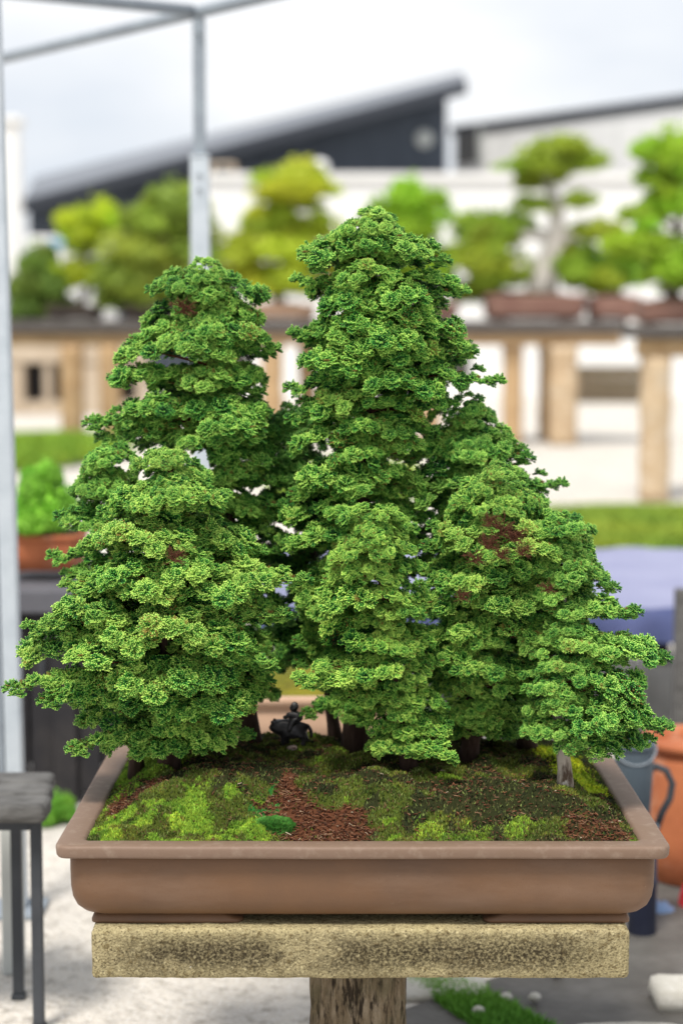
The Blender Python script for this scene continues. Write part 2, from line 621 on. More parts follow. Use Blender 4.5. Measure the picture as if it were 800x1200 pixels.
_cr = random.Random(5)
CUSH = {}
for _ in range(420):
    _x, _y, _r = _cr.uniform(IX0, IX1), IY0 + (IY1 - IY0) * _cr.random() ** 1.3, _cr.uniform(.008, .024)
    _c = (_x, _y, _r, _cr.uniform(.25, .5), _cr.uniform(-1, 1))
    for _i in range(int((_x - _r) // .03), int((_x + _r) // .03) + 1):
        for _j in range(int((_y - _r) // .03), int((_y + _r) // .03) + 1):
            CUSH.setdefault((_i, _j), []).append(_c)


def cushion(x, y):
    """height of the moss cushion at a place and that cushion's own shade"""
    h, sh = 0.0, 0.0
    for a, b, r, q, t in CUSH.get((int(x // .03), int(y // .03)), ()):
        d = ((x - a) ** 2 + (y - b) ** 2) / (r * r)
        if d < 1:
            v = r * q * math.sqrt(1 - d)
            if v > h: h, sh = v, t
    return h, sh


def soil_h(x, y):
    ex = min(x - IX0, IX1 - x)
    ey0, ey1 = y - IY0, IY1 - y
    e = sstep(0, .10, ex) * sstep(-.01, .16, ey0) * (0.35 + .65 * sstep(0, .2, ey1))
    h = RZ - .005 + .046 * e
    h += .012 * sstep(0, .03, min(ex, ey0, ey1)) * (fbm(x * 9, y * 9, 2.0, 3))
    h += .85 * cushion(x, y)[0] * sstep(0, .03, min(ex, ey0, ey1))
    h += .0055 * fbm(x * 30, y * 30, 4.0, 3) * sstep(0, .02, min(ex, ey0))
    return h


def Gp(px, py):
    """where the line of sight through a pixel meets the soil"""
    d = ray(px, py)
    y = 2.36
    while y < 3.0:
        p = CAM + d * (y / d.y)
        if p.z <= soil_h(p.x, p.y): return p
        y += .004
    return p


BRIGHT, OLIVE, DARK, REDD, EMER, YEL = [np.array(c) for c in ((.18, .30, .028), (.085, .115, .016), (.036, .042, .014), (.115, .045, .022), (.035, .17, .03), (.42, .52, .03))]


# moss regions in pot coordinates: (u, v) with u 0..1 across, v 0..1 front to back
def uv(x, y): return (x - IX0) / (IX1 - IX0), (y - IY0) / (IY1 - IY0)


def region(x, y):
    u, v = uv(x + random.gauss(0, .006), y + random.gauss(0, .006))
    w = .055 * fbm(x * 14, y * 14, 7.0, 3)
    w2 = .05 * fbm(x * 30, y * 30, 9.0, 2)
    u2, v2 = u + w, v + w2
    def blob(a, b, ra, rb): return ((u2 - a) / ra) ** 2 + ((v2 - b) / rb) ** 2
    if blob(.07, .62, .08, .25) < 1: return 'bright'
    if blob(.055, .30, .03, .07) < 1: return 'red'
    if blob(.15, .06, .20, .17) < 1: return 'bright' if fbm(x * 30, y * 30, 3.3, 3) > .08 else 'olive'
    if blob(.33, .10, .026, .05) < 1 or (.27 < u < .37 and v < .3 and fbm(x * 45, y * 45, 8.8, 2) > .35): return 'emerald'
    if blob(.435, .05, .085, .10) < 1 or blob(.375, .19, .045, .14) < 1: return 'red'
    if blob(.92, .58, .055, .26) < 1: return 'yellow'
    if blob(.94, .07, .06, .08) < 1: return 'red' if random.random() < .6 else 'dark'
    if blob(.66, .04, .06, .035) < 1 or blob(.80, .05, .03, .035) < 1: return 'bright' if random.random() < .6 else 'olive'
    if blob(.76, .2, .13, .12) < 1 or blob(.3, .35, .10, .07) < 1: return 'dark'
    n = fbm(x * 22, y * 22, 1.0, 3)
    return 'dark' if n > .05 else ('bright' if n < -.62 else 'olive')


TONE = dict(bright=BRIGHT, olive=OLIVE, dark=DARK, red=REDD, emerald=EMER, yellow=YEL)
nxs, nys = 230, 170
gv, gt = [], []
for j in range(nys + 1):
    for i in range(nxs + 1):
        x, y = IX0 + (IX1 - IX0) * i / nxs, IY0 + (IY1 - IY0) * j / nys
        gv.append((x, y, soil_h(x, y) + .0018 * mnoise.noise(Vector((x * 160, y * 160, 0)))))
        r = region(x, y)
        c = TONE[r] * .55 if r != 'red' else TONE[r] * .8
        gt.append(c * (0.75 + .6 * (mnoise.noise(Vector((x * 220, y * 220, 5))) * .5 + .5)))
gf = [(j * (nxs + 1) + i, j * (nxs + 1) + i + 1, (j + 1) * (nxs + 1) + i + 1, (j + 1) * (nxs + 1) + i) for j in range(nys) for i in range(nxs)]
me = mesh_np('soil', np.array(gv), np.array(gf), M['soil'], {'tone': np.array(gt)})
tag(put(bpy.data.objects.new('soil', me)), 'dark mounded soil filling the brown bonsai pot', 'soil', kind='stuff')

# moss: small upright spikes, three sided
NT = 90000
mx_ = rng.uniform(IX0 + .002, IX1 - .002, NT)
my_ = IY0 + .001 + (IY1 - IY0 - .002) * rng.uniform(0, 1, NT) ** 1.5
V, F, T = [], [], []
keep = []
for x, y in zip(mx_, my_):
    r = region(x, y)
    if r == 'red' and random.random() > (.6 if cushion(x, y)[1] > .75 else .04): continue
    if r == 'dark' and random.random() > .5: continue
    keep.append((x, y, r))
tri = np.array([(0, 1, 3), (1, 2, 3), (2, 0, 3)])
for x, y, r in keep:
    z = soil_h(x, y)
    lump = mnoise.noise(Vector((x * 70, y * 70, 3)))
    hgt = {'bright': .0024, 'yellow': .0022, 'emerald': .002, 'olive': .0026, 'dark': .0024, 'red': .002}[r] * random.uniform(.6, 1.5)
    wid = .0015 * random.uniform(.7, 1.4)
    a = random.uniform(0, 6.28)
    lx, ly = random.gauss(0, .0016), random.gauss(0, .0016) - .0004
    z += max(0, lump) * .004
    base = len(V)
    for k in range(3):
        V.append((x + wid * math.cos(a + 2.094 * k), y + wid * math.sin(a + 2.094 * k), z - .0015))
    V.append((x + lx, y + ly, z + hgt))
    ch, csh = cushion(x, y)
    if r == 'red' and ch > .003: r = 'olive'
    pt = .5 * fbm(x * 26, y * 26, 6.6, 3) + csh * .8
    c = TONE[r] * random.uniform(.45, 1.55) * max(.35, 1 + .55 * pt) * np.array([1 + .18 * csh, 1, 1]) * np.array([random.uniform(.8, 1.25), 1, random.uniform(.8, 1.2)])
    if r in ('olive', 'dark') and random.random() < .10: c = np.array([.11, .06, .03]) * random.uniform(.6, 1.4)
    elif r in ('olive', 'dark') and random.random() < .16: c = np.array([.15, .19, .05]) * random.uniform(.7, 1.3)
    T += [c * .8] * 3 + [c * 1.25]
    F.append(tri + base)
me = mesh_np('moss', np.array(V), np.concatenate(F), M['moss'], {'tone': np.array(T)}, smooth=False)
tag(put(bpy.data.objects.new('moss', me)), 'low green and olive moss carpeting the soil in the brown pot', 'moss', kind='stuff')

# litter: red-brown bark fibres and crumbs
V, F, T = [], [], []
cnt = 0
while cnt < 4200:
    x, y = random.uniform(IX0 + .01, IX1 - .01), random.uniform(IY0 + .004, IY1 - .15)
    r = region(x, y)
    if r != 'red' and not (r == 'dark' and random.random() < .12) and random.random() > .012: continue
    cnt += 1
    a = random.uniform(0, math.pi)
    l = random.uniform(.002, .008)
    w = random.uniform(.0004, .0011)
    z = soil_h(x, y) + random.uniform(.0005, .0045)
    c = np.array(random.choice([(.19, .07, .032), (.13, .042, .022), (.24, .10, .05), (.28, .16, .09), (.07, .028, .016), (.16, .055, .026)])) * random.uniform(.5, 1.0)
    if random.random() < .012: c = np.array((.42, .34, .24))
    da, tl = random.uniform(-.6, .6), random.gauss(0, .25)
    b = len(V)
    for k in range(3):
        t = k - 1
        ang = a + da * t
        cxp, cyp, czp = x + math.cos(ang) * l * t / 2, y + math.sin(ang) * l * t / 2, z + tl * l * t * .5
        for q in range(3):
            th = 2.094 * q
            V.append((cxp - math.sin(ang) * w * math.cos(th), cyp + math.cos(ang) * w * math.cos(th), czp + w * math.sin(th)))
            T.append(c)
    for k in range(2):
        for q in range(3):
            q2 = (q + 1) % 3
            F.append((b + k * 3 + q, b + k * 3 + q2, b + (k + 1) * 3 + q2, b + (k + 1) * 3 + q))
me = mesh_np('bark_litter', np.array(V), np.array(F), M['fibre'], {'tone': np.array(T)}, smooth=True)
tag(put(bpy.data.objects.new('bark_litter', me)), 'loose red-brown bark fibres on the bare soil of the pot', 'litter', kind='stuff')

# the smooth emerald cushion near the front rim
cp = Gp(320, 972)
cv, ct_ = [], []
for i in range(9000):
    a, e = random.uniform(0, 6.283), math.asin(random.uniform(0, 1))
    n = Vector((math.cos(a) * math.cos(e), math.sin(a) * math.cos(e), math.sin(e)))
    k = 1 + .16 * fbm(n.x * 3.5, n.y * 3.5, n.z * 3.5, 3)
    p = Vector((n.x * .030, n.y * .020, n.z * .017)) * k
    u1 = n.cross(Vector((.2, .5, .9))).normalized()
    u2 = n.cross(u1)
    s = .0011
    tip = p + n * random.uniform(.0012, .0028) + u1 * random.gauss(0, .0006) + u2 * random.gauss(0, .0006)
    p = p - n * .001
    cv += [p + u1 * s, p - u1 * s * .5 + u2 * s * .87, p - u1 * s * .5 - u2 * s * .87, tip]
    c = np.array((.055, .21, .035)) * random.uniform(.55, 1.45) * (1 + .5 * mnoise.noise(n * 5)) * np.array([random.uniform(.8, 1.7), 1, 1])
    ct_ += [c * .8] * 3 + [c * 1.2]
cf = np.concatenate([tri + 4 * i for i in range(9000)])
me = mesh_np('moss_cushion', np.array([tuple(p) for p in cv]), cf, M['moss'], {'tone': np.array(ct_)}, smooth=False)
o = put(bpy.data.objects.new('moss_cushion', me))
o.location = (cp.x, cp.y + .005, soil_h(cp.x, cp.y) - .003)
tag(o, 'smooth emerald green moss cushion by the front rim of the pot', 'moss cushion')

# ================================================================== hinoki foliage
BIT_F = np.array([(0, 2, 3), (0, 3, 4), (0, 4, 5), (0, 5, 2), (1, 3, 2), (1, 4, 3), (1, 5, 4), (1, 2, 5)])


def bit(c, d, n, l, w, th):
    """one scale-covered branchlet tip: centre c, axis d, plane normal n"""
    d = d / np.linalg.norm(d)
    s = np.cross(n, d)
    s = s / (np.linalg.norm(s) + 1e-9)
    nn = np.cross(d, s)
    m = c + d * l * .12
    return np.array([c - d * l * .5, c + d * l * .5, m + s * w * .5, m + nn * th * .5, m - s * w * .5, m - nn * th * .5])


def make_fan(rg):
    """a curled fan of branchlets in local space: axis +x, normal +z, length about .013 m"""
    V, A = [], []
    Lf = .0125
    cup = rg.uniform(-6, 22)
    def place(p, d, l, w, a):
        r2 = p[1] ** 2 + .35 * p[0] ** 2
        c = np.array([p[0], p[1], cup * r2 + rg.normal(0, .0005)])
        d3 = np.array([d[0], d[1], 2 * cup * (p[1] * d[1] + .35 * p[0] * d[0]) + rg.normal(.12, .25)])
        V.append(bit(c, d3, np.array([0, 0, 1.0]) + rg.normal(0, .3, 3), l, w, w * .85))
        A.append([a - .50, a + .66, a - .06, a + .16, a - .06, a - .40])  # lightest at the new tip, underside darker than the upper face
    for k in range(4):
        f = (k + .7) / 4
        place((Lf * f, rg.normal(0, .0004)), (1, rg.normal(0, .15)), .0044, .0024, .16 + .42 * f)
    for side in (-1, 1):
        for k in range(3):
            f0 = .10 + .30 * k
            ang = R(rg.uniform(42, 68)) * side
            ln = .0082 * (1 - .22 * k) * rg.uniform(.8, 1.15)
            n = 3 if k < 2 else 2
            for q in range(n):
                g = (q + .8) / n
                a2 = ang * (1 - .35 * g)
                p = (Lf * f0 + math.cos(a2) * ln * g, math.sin(a2) * ln * g)
                place(p, (math.cos(a2 * .8), math.sin(a2 * .8)), .0040, .0025, .12 + .50 * g)
    return np.array(V), np.array(A)


FANS = [make_fan(np.random.default_rng(100 + i)) for i in range(6)]


def frame(d, n):
    d = d / np.linalg.norm(d)
    s = np.cross(n, d)
    s /= np.linalg.norm(s) + 1e-9
    return np.stack([d, s, np.cross(d, s)], 1)


def make_clump(rg, nf=34, rad=.0185):
    """a rounded tuft of fans standing out from a short shoot"""
    VV, AA, DD = [], [], []
    for i in range(nf):
        phi = i * 2.39996 + rg.normal(0, .25)
        f = (i + .5) / nf
        pol = math.acos(1 - f * 1.22) + rg.normal(0, .08)
        u = np.array([math.cos(phi) * math.sin(pol), math.sin(phi) * math.sin(pol), math.cos(pol)])
        base = u * rad * rg.uniform(.10, .40) * np.array([1, 1, .95]) - np.array([0, 0, .003])
        d = u * np.array([1, 1, .62]) + np.array([0, 0, .02]) + rg.normal(0, .15, 3)
        n = np.array([0, 0, 1.0]) + u * np.array([.35, .35, 0]) + rg.normal(0, .26, 3)
        fv, fa = FANS[rg.integers(len(FANS))]
        s = rg.uniform(.75, 1.15) * rad / .0185
        B = frame(d, n)
        VV.append((fv.reshape(-1, 3) * s) @ B.T + base)
        AA.append(fa.ravel() + rg.normal(0, .13) + .06 * u[2] + .02)  # fans higher on the tuft lighter: a little top light painted in
        dd = 1.0 if rg.uniform() < .018 else 0.0
        DD.append(np.full(fa.size, dd) * rg.uniform(.5, 1))
    return np.concatenate(VV), np.concatenate(AA), np.concatenate(DD)


CLUMPS = [make_clump(np.random.default_rng(200 + i)) for i in range(6)]


def make_pad(seed, length=.1, width=.105, n=12, slim=False, hump=.026):
    """a cushion of tufts: domed on top, edges turned down, open underneath; the branch runs along +x"""
    rg = np.random.default_rng(seed)
    VV, AA, DD, pts = [], [], [], []
    tries = 0
    while len(pts) < n and tries < 4000:
        tries += 1
        x = rg.uniform(.006, length - .016)
        y = rg.uniform(-.5, .5) * width
        if slim:
            if abs(y) > max(width * (.46 - .42 * x / length), .003): continue
        elif ((x - length * .5) / (length * .42)) ** 2 + (y / (width * .40)) ** 2 > 1: continue
        if any((x - a) ** 2 + (y - b) ** 2 < ((.0255 if not slim else .0185) * (1 if tries < 2500 else .86)) ** 2 for a, b in pts): continue
        pts.append((x, y))
    pts.append((length - .016, rg.normal(0, .004)))
    for x, y in pts:
        cv, ca, cdd = CLUMPS[rg.integers(len(CLUMPS))]
        a = rg.uniform(0, 6.283)
        rot = np.array([[math.cos(a), -math.sin(a), 0], [math.sin(a), math.cos(a), 0], [0, 0, 1]])
        ex, ey = (x - length * .42) / (length * .62), y / (width * .55)
        rho = min(1.0, math.hypot(ex, ey))
        tilt = (.25 if slim else .95) * rho + rg.normal(0, .18)
        ang = math.atan2(ey, ex)
        ax = np.array([-math.sin(ang), math.cos(ang), 0])
        K = np.array([[0, -ax[2], ax[1]], [ax[2], 0, -ax[0]], [-ax[1], ax[0], 0]])
        rot = (np.eye(3) + math.sin(tilt) * K + (1 - math.cos(tilt)) * K @ K) @ rot
        s = rg.uniform(.78, 1.18) * ((.95 - .22 * x / length) if slim else 1)
        z = (hump if not slim else .006) * (1 - rho ** 2) + rg.normal(0, .0062) - .006
        VV.append(cv @ rot.T * s + np.array([x, y, z]))
        AA.append(ca + rg.normal(0, .085))
        DD.append(cdd if rg.uniform() < .9 else np.maximum(cdd, (rg.uniform(0, 1, len(cdd) // 6).repeat(6) < .12) * .8))
    v = np.concatenate(VV)
    f = np.concatenate([BIT_F + 6 * i for i in range(len(v) // 6)])
    return v, f, np.clip(np.concatenate(AA), 0, 1), np.concatenate(DD)


PADS = []
for i in range(12):
    v, f, a, d = make_pad(300 + i, .094 + .008 * (i % 3), .098 + .010 * (i % 2), 10 + i % 4, False, .022 + .004 * (i % 3))
    PADS.append(mesh_np('foliage_pad', v, f, M['leaf'], {'age_shade': a, 'dead': d}))
SLIM = []
for i in range(3):
    v, f, a, d = make_pad(400 + i, .125, .058, 13, True)
    SLIM.append(mesh_np('foliage_tip', v, f, M['leaf'], {'age_shade': a, 'dead': d}))


def twig_mesh(seed):
    rg = random.Random(seed)
    b = MB()
    for i in range(34):
        a, e = rg.uniform(-1.3, 1.3), rg.uniform(-.5, .9)
        l = rg.uniform(.03, .06)
        p = Vector((0, rg.uniform(-.012, .012), rg.uniform(-.012, .012)))
        pts = [p]
        d = Vector((math.cos(a) * math.cos(e), math.sin(a) * math.cos(e), math.sin(e)))
        for k in range(4):
            d = (d + Vector([rg.gauss(0, .22) for _ in range(3)])).normalized()
            pts.append(pts[-1] + d * l / 4)
        b.tube(pts, [.0014, .0011, .0009, .0007, .0004], 5)
        for k in (1, 2, 3):
            d2 = (d + Vector([rg.gauss(0, .6) for _ in range(3)])).normalized()
            b.tube([pts[k], pts[k] + d2 * .009, pts[k] + d2 * .016 + Vector((0, 0, .002))], [.0009, .0007, .0004], 4)
    me = bpy.data.meshes.new('bare_twigs')
    me.from_pydata(b.v, [], b.f)
    me.polygons.foreach_set('use_smooth', b.s)
    me.materials.append(M['twig'])
    me.update()
    return me


TWIGS = [twig_mesh(1), twig_mesh(2)]
bb = MB()
bb.tube([(0, 0, 0), (.25, .02, .03), (.5, -.015, .05), (.75, .01, .045), (1, 0, .03)], [1, .85, .7, .5, .3], 6)
# unit branch: length 1 along x, radius in y/z set through the object's scale
bv = np.array(bb.v)
cl = np.repeat(np.array([(0, 0, 0), (.25, .02, .03), (.5, -.015, .05), (.75, .01, .045), (1, 0, .03)]), 6, 0)
loc = (bv - cl)
loc[:, 0] *= .02
bv = np.stack([cl[:, 0] + loc[:, 0], loc[:, 1] + cl[:, 1] * 4, loc[:, 2] + cl[:, 2] * 4], 1)
BRANCH = bpy.data.meshes.new('branch')
BRANCH.from_pydata([tuple(x) for x in bv], [], bb.f)
BRANCH.polygons.foreach_set('use_smooth', bb.s)
BRANCH.materials.append(M['twig'])
BRANCH.update()


def interp(tab, y, i):
    if y <= tab[0][0]: return tab[0][i]
    for a, b in zip(tab, tab[1:]):
        if y <= b[0]:
            t = (y - a[0]) / (b[0] - a[0])
            return a[i] + (b[i] - a[i]) * t
    return tab[-1][i]


def orient(az, tilt, roll=0.0):
    return (Matrix.Rotation(az, 4, 'Z') @ Matrix.Rotation(tilt, 4, 'Y') @ Matrix.Rotation(roll, 4, 'X'))


def bonsai(label, base, apex, tab, Yc, group, step=37, tips=(), holes=(), twigs=(), trunk_r=.016, bark='bark', depth=.78, seed=0, tint=(1, 1, 1), bend=0.0, ymax=None):
    """tab: rows (py, left px, right px) of the crown's outline at the trunk's distance Yc"""
    rg = random.Random(seed)
    root = empty('bonsai_tree', base)
    tag(root, label, 'bonsai tree', group)
    inv = Matrix.Translation(-Vector(base))
    top = P(apex[0], apex[1] + 14, Yc)
    bs = Vector(base)
    def trunk_at(z):
        t = min(max((z - bs.z) / (top.z - bs.z), 0), 1)
        p = bs.lerp(top, t)
        p.x += bend * math.sin(t * math.pi) + .006 * math.sin(t * 9 + seed)
        p.y += .006 * math.cos(t * 7 + seed)
        return p
    tb = MB()
    pts, rad = [], []
    for i in range(17):
        t = i / 16
        p = trunk_at(bs.z + (top.z - bs.z) * t) - bs
        if i == 0: p.z -= .012
        pts.append(p)
        rad.append(trunk_r * .78 * (1 - t) ** .8 * (1 + .4 * math.exp(-t * 40)) + .0018)
    tb.tube(pts, rad, 12)
    for i, v in enumerate(tb.v):
        n = mnoise.noise(Vector(v) * 60) * .12
        a = pts[min(i // 12, 16)]
        tb.v[i] = (a.x + (v[0] - a.x) * (1 + n), a.y + (v[1] - a.y) * (1 + n), v[2])
    tb.build('trunk', M[bark], root)

    def pad(mesh, pos, az, tilt, s, roll=0.0, z_s=.9, name='foliage_pad', limb=None):
        o = bpy.data.objects.new(name, mesh)
        put(o, limb[0] if limb else root)
        if limb: o.matrix_parent_inverse = limb[1].inverted()
        mw = Matrix.Translation(Vector(pos) - bs) @ orient(az, tilt, roll) @ Matrix.Diagonal((s, s, s * z_s, 1))
        o.matrix_basis = mw
        g = rg.uniform(.9, 1.08)
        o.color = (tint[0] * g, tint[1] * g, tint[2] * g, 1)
        return o

    def branch(a, b, r):
        d = b - a
        l = d.length
        if l < .015: return None
        o = put(bpy.data.objects.new('branch', BRANCH), root)
        q = d.to_track_quat('X', 'Z').to_matrix().to_4x4()
        mw = Matrix.Translation(a - bs) @ q @ Matrix.Diagonal((l, r, r, 1))
        o.matrix_basis = mw
        return o, mw

    y = apex[1] + 26
    yend = ymax or tab[-1][0]
    lev = 0
    Htop = apex[1]
    while y <= yend:
        xl, xr = interp(tab, y, 1), interp(tab, y, 2)
        z = P(400, y, Yc).z
        c = trunk_at(z)
        z += .003
        cpx = project(Vector((c.x, Yc, z)))[0]
        k = Yc / 2133.0 * 1.01
        Rl, Rr = max(.014, (cpx - xl) * k - .007), max(.014, (xr - cpx) * k - .007)
        Rd = depth * (Rl + Rr) / 2
        mean = (Rl + Rr + 2 * Rd) / 4
        neart = math.exp(-(y - Htop) / 55.0)
        n = max(6, 2 * int(round(math.pi * mean / .078)))
        ph0 = lev * 1.1 + rg.uniform(-.2, .2)
        for ring in ((1.0, n), (.5, max(4, int(n * .6)))) + (((.92, -1),) if n <= 8 else ()) if mean > .07 else ((1.0, n), (.92, -1)):
            for j in range(abs(ring[1])):
                if ring[1] == -1:
                    az = -math.pi / 2 + rg.uniform(-.3, .3)
                elif ring[0] == 1:
                    n = ring[1]
                    az = 2 * math.pi * j / n + rg.uniform(-.16, .16)
                    if j not in (0, n // 2): az += (lev % 2 - .5) * math.pi / n * .9
                else:
                    az = ph0 + 2 * math.pi * j / ring[1] + rg.uniform(-.18, .18)
                cs, sn = math.cos(az), math.sin(az)
                Rs = Rr if cs > 0 else Rl
                rr = 1 / math.sqrt((cs / Rs) ** 2 + (sn / Rd) ** 2)
                rr *= (rg.uniform(.84, 1.06) if abs(cs) < .85 else rg.uniform(.94, 1.06)) * ring[0]
                zz = z + rg.uniform(-.021, .021) + (.010 if ring[0] < 1 else 0)
                if ring[0] == 1 and abs(cs) < .8 and rg.random() < .10: continue
                tilt = .04 + .55 * neart + rg.uniform(-.16, .16) + .10 * (y - Htop) / 500
                s = min(max(rr / .1, .58), 1.1) * rg.uniform(.9, 1.06)
                if ring[0] < 1: s *= .9
                L_ = .1 * s
                a0 = max(0.0, rr - L_ * math.cos(tilt))
                cyl = trunk_at(zz)
                pos = Vector((cyl.x + cs * a0, cyl.y + sn * a0, zz + (L_ * math.sin(tilt) * .55)))
                tip = Vector((cyl.x + cs * rr, cyl.y + sn * rr, zz))
                mid = (pos + tip) / 2
                qx, qy = project(mid)
                if mid.y < Yc + .02 and any(((qx - h[0]) / h[2]) ** 2 + ((qy - h[1]) / h[3]) ** 2 < 1 for h in holes): continue
                st = trunk_at(zz - .012)
                lb = branch(st, pos + Vector((cs, sn, 0)) * L_ * .5 - Vector((0, 0, .004)), .0028 * s)
                if ring[0] == 1 and abs(cs) > .9 and rr > .07 and rg.random() < .6:
                    tl = rg.uniform(-.02, .22)
                    sl_ = min(1.0, .62 + rr * 2)
                    ps = Vector((cyl.x + cs * (rr - .125 * sl_ + .010), cyl.y + sn * (rr - .125 * sl_ + .010), zz + .125 * sl_ * math.sin(tl) * .6))
                    pad(rg.choice(SLIM), ps, az, tl, sl_, 0, 1, 'foliage_tip', lb)
                    s *= .85
                pad(rg.choice(PADS), pos, az, tilt, s, rg.uniform(-.2, .2), limb=lb)
        last = y >= yend
        y += step * rg.uniform(.9, 1.1)
        if y > yend - step * .3 and not last: y = max(yend, y - step * .5) if y > yend + step * .5 else yend
        lev += 1
    # rounded top
    for j in range(5):
        az = j * 1.2566 + rg.uniform(-.2, .2)
        p = P(apex[0], apex[1] + 31, Yc) + Vector((math.cos(az), math.sin(az), 0)) * .006
        pad(rg.choice(PADS), p, az, .55 + rg.uniform(-.1, .1), .55)
    pad(rg.choice(PADS), P(apex[0], apex[1] + 26, Yc) - Vector((.027, 0, 0)), rg.uniform(-.3, .3), 0, .55)
    for tx, ty, *dy in tips:
        tp = P(tx, ty, Yc + (dy[0] if dy else -.01))
        ax = trunk_at(tp.z)
        d = tp - ax
        d.z = 0
        az = math.atan2(d.y, d.x)
        s = .95
        tl = rg.uniform(-.08, .16)
        pos = tp - Vector((math.cos(az) * math.cos(tl), math.sin(az) * math.cos(tl), -math.sin(tl))) * (.125 * s)
        pos.z -= .002
        lb = branch(trunk_at(tp.z - .01), pos + Vector((math.cos(az), math.sin(az), 0)) * .05, .0026)
        pad(rg.choice(SLIM), pos, az, tl, s, 0, 1, 'foliage_tip', lb)
        if d.length > .15:
            p2 = pos - Vector((math.cos(az), math.sin(az), 0)) * .035 - Vector((0, 0, .008))
            pad(rg.choice(PADS), p2, az, tl + .1, .95, rg.uniform(-.2, .2), .9, 'foliage_pad', lb)
    for tx, ty, dy, s in twigs:
        p = P(tx, ty, Yc + dy)
        o = pad(rg.choice(TWIGS), p, -1.57 + rg.uniform(-.3, .3), rg.uniform(-.3, .1), s, 0, 1, 'bare_twigs')
        if 'label' not in o: o['label'] = 'bare reddish brown twigs without leaves'
    return root


GROUP = 'hinoki cypresses planted in the brown pot'


def base_at(px, py):
    p = Gp(px, py)
    return (p.x, p.y, soil_h(p.x, p.y))


def base_y(px, Y):
    z = RZ + .04
    for _ in range(6):
        # pixel column at that depth
        x = (px - 400) / 2133.0 * (Y * CT - (z - CAM.z) * ST)
        z = soil_h(x, Y)
    return (x, Y, z)


bonsai('tall tapering hinoki at the back left with a slim tiered cone', base_y(292, 2.80), (240, 322),
       [(335, 188, 296), (350, 166, 312), (370, 152, 324), (400, 142, 328), (430, 132, 318), (460, 120, 318), (490, 108, 325), (520, 138, 325), (560, 170, 335), (620, 215, 345), (700, 230, 345), (845, 240, 325)],
       2.76, GROUP, tips=[(94, 488), (333, 405), (125, 440), (316, 455), (100, 492), (346, 585), (348, 640)], twigs=[(215, 362, -.05, .5)], holes=[(215, 360, 22, 14)], trunk_r=.017, seed=21, tint=(.94, 1, .96))
bonsai('tallest hinoki in the middle of the pot with a broad pointed top', base_y(412, 2.74), (437, 250),
       [(265, 395, 482), (280, 378, 498), (300, 352, 518), (320, 342, 530), (345, 350, 545), (370, 340, 558), (400, 352, 566), (430, 346, 562), (452, 350, 550), (480, 336, 528), (500, 332, 515), (540, 326, 512), (590, 332, 510), (650, 326, 500), (720, 330, 500), (835, 350, 470)],
       2.70, GROUP, tips=[(597, 446), (332, 388), (563, 404), (330, 452), (335, 325)], holes=[(427, 462, 14, 14), (428, 545, 16, 14), (417, 590, 14, 10)], trunk_r=.021, seed=2, tint=(1, 1.03, .97))
bonsai('hinoki behind the right group whose slope ends in a long right tip', base_y(618, 2.80), (545, 470),
       [(485, 505, 580), (505, 485, 600), (530, 464, 618), (560, 460, 640), (580, 460, 640), (620, 462, 650), (700, 466, 660), (850, 480, 655)],
       2.76, GROUP, tips=[(670, 566), (630, 530)], trunk_r=.015, seed=3, tint=(.88, .96, .95))
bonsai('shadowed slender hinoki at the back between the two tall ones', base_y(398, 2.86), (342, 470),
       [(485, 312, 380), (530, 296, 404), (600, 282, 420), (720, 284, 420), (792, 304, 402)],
       2.84, GROUP, step=27, trunk_r=.011, seed=4, tint=(.62, .78, .85), depth=.6)  # tint darkened: the shadow on this back tree is put into its colour
bonsai('partly hidden hinoki behind the big left tree, its round top on the left', base_y(165, 2.74), (122, 530),
       [(545, 98, 152), (565, 84, 165), (600, 70, 185), (650, 66, 195), (700, 62, 200), (855, 100, 220)],
       2.70, GROUP, tips=[(60, 603), (52, 648)], trunk_r=.012, seed=5, tint=(.9, 1, .95))
bonsai('big bushy hinoki at the front left, spreading over the left rim', base_at(198, 897), (198, 530),
       [(548, 158, 240), (565, 138, 262), (590, 112, 284), (620, 92, 300), (650, 76, 314), (690, 62, 322), (730, 30, 338), (765, 42, 332), (800, 8, 328), (835, 48, 318), (874, 82, 302)],
       2.56, GROUP, tips=[(20, 732), (0, 800), (344, 712), (74, 872), (370, 672), (330, 775), (40, 815)], twigs=[(205, 655, -.10, .4)], trunk_r=.016, seed=6, tint=(1.06, 1.02, 1), depth=.72, step=45)
bonsai('domed hinoki right of the middle with a bare reddish patch of twigs', base_at(545, 890), (585, 548),
       [(560, 545, 628), (575, 525, 645), (595, 505, 664), (620, 492, 684), (650, 484, 698), (690, 480, 702), (740, 482, 696), (790, 490, 680), (830, 508, 656), (872, 525, 640)],
       2.58, GROUP, step=34, holes=[(587, 636, 17, 12), (565, 722, 15, 22)], twigs=[(586, 622, -.075, .50), (572, 640, -.085, .42), (602, 630, -.075, .42), (588, 652, -.09, .36), (556, 655, -.10, .34), (612, 648, -.085, .34), (575, 612, -.08, .32), (542, 700, -.12, .30), (640, 690, -.09, .3)], trunk_r=.015, seed=7, tint=(1.05, 1.02, 1), depth=.70)
bonsai('rightmost hinoki with a pale trunk leaning over the right rim', base_at(657, 920), (655, 606),
       [(620, 610, 684), (645, 596, 706), (680, 598, 720), (710, 600, 748), (735, 602, 738), (765, 606, 782), (800, 615, 758), (838, 640, 782), (858, 650, 728)],
       2.60, GROUP, step=29, tips=[(756, 709), (790, 764), (789, 848), (750, 805), (770, 858)], trunk_r=.0105, bark='pale_bark', seed=8, tint=(.96, 1, 1), depth=.7)
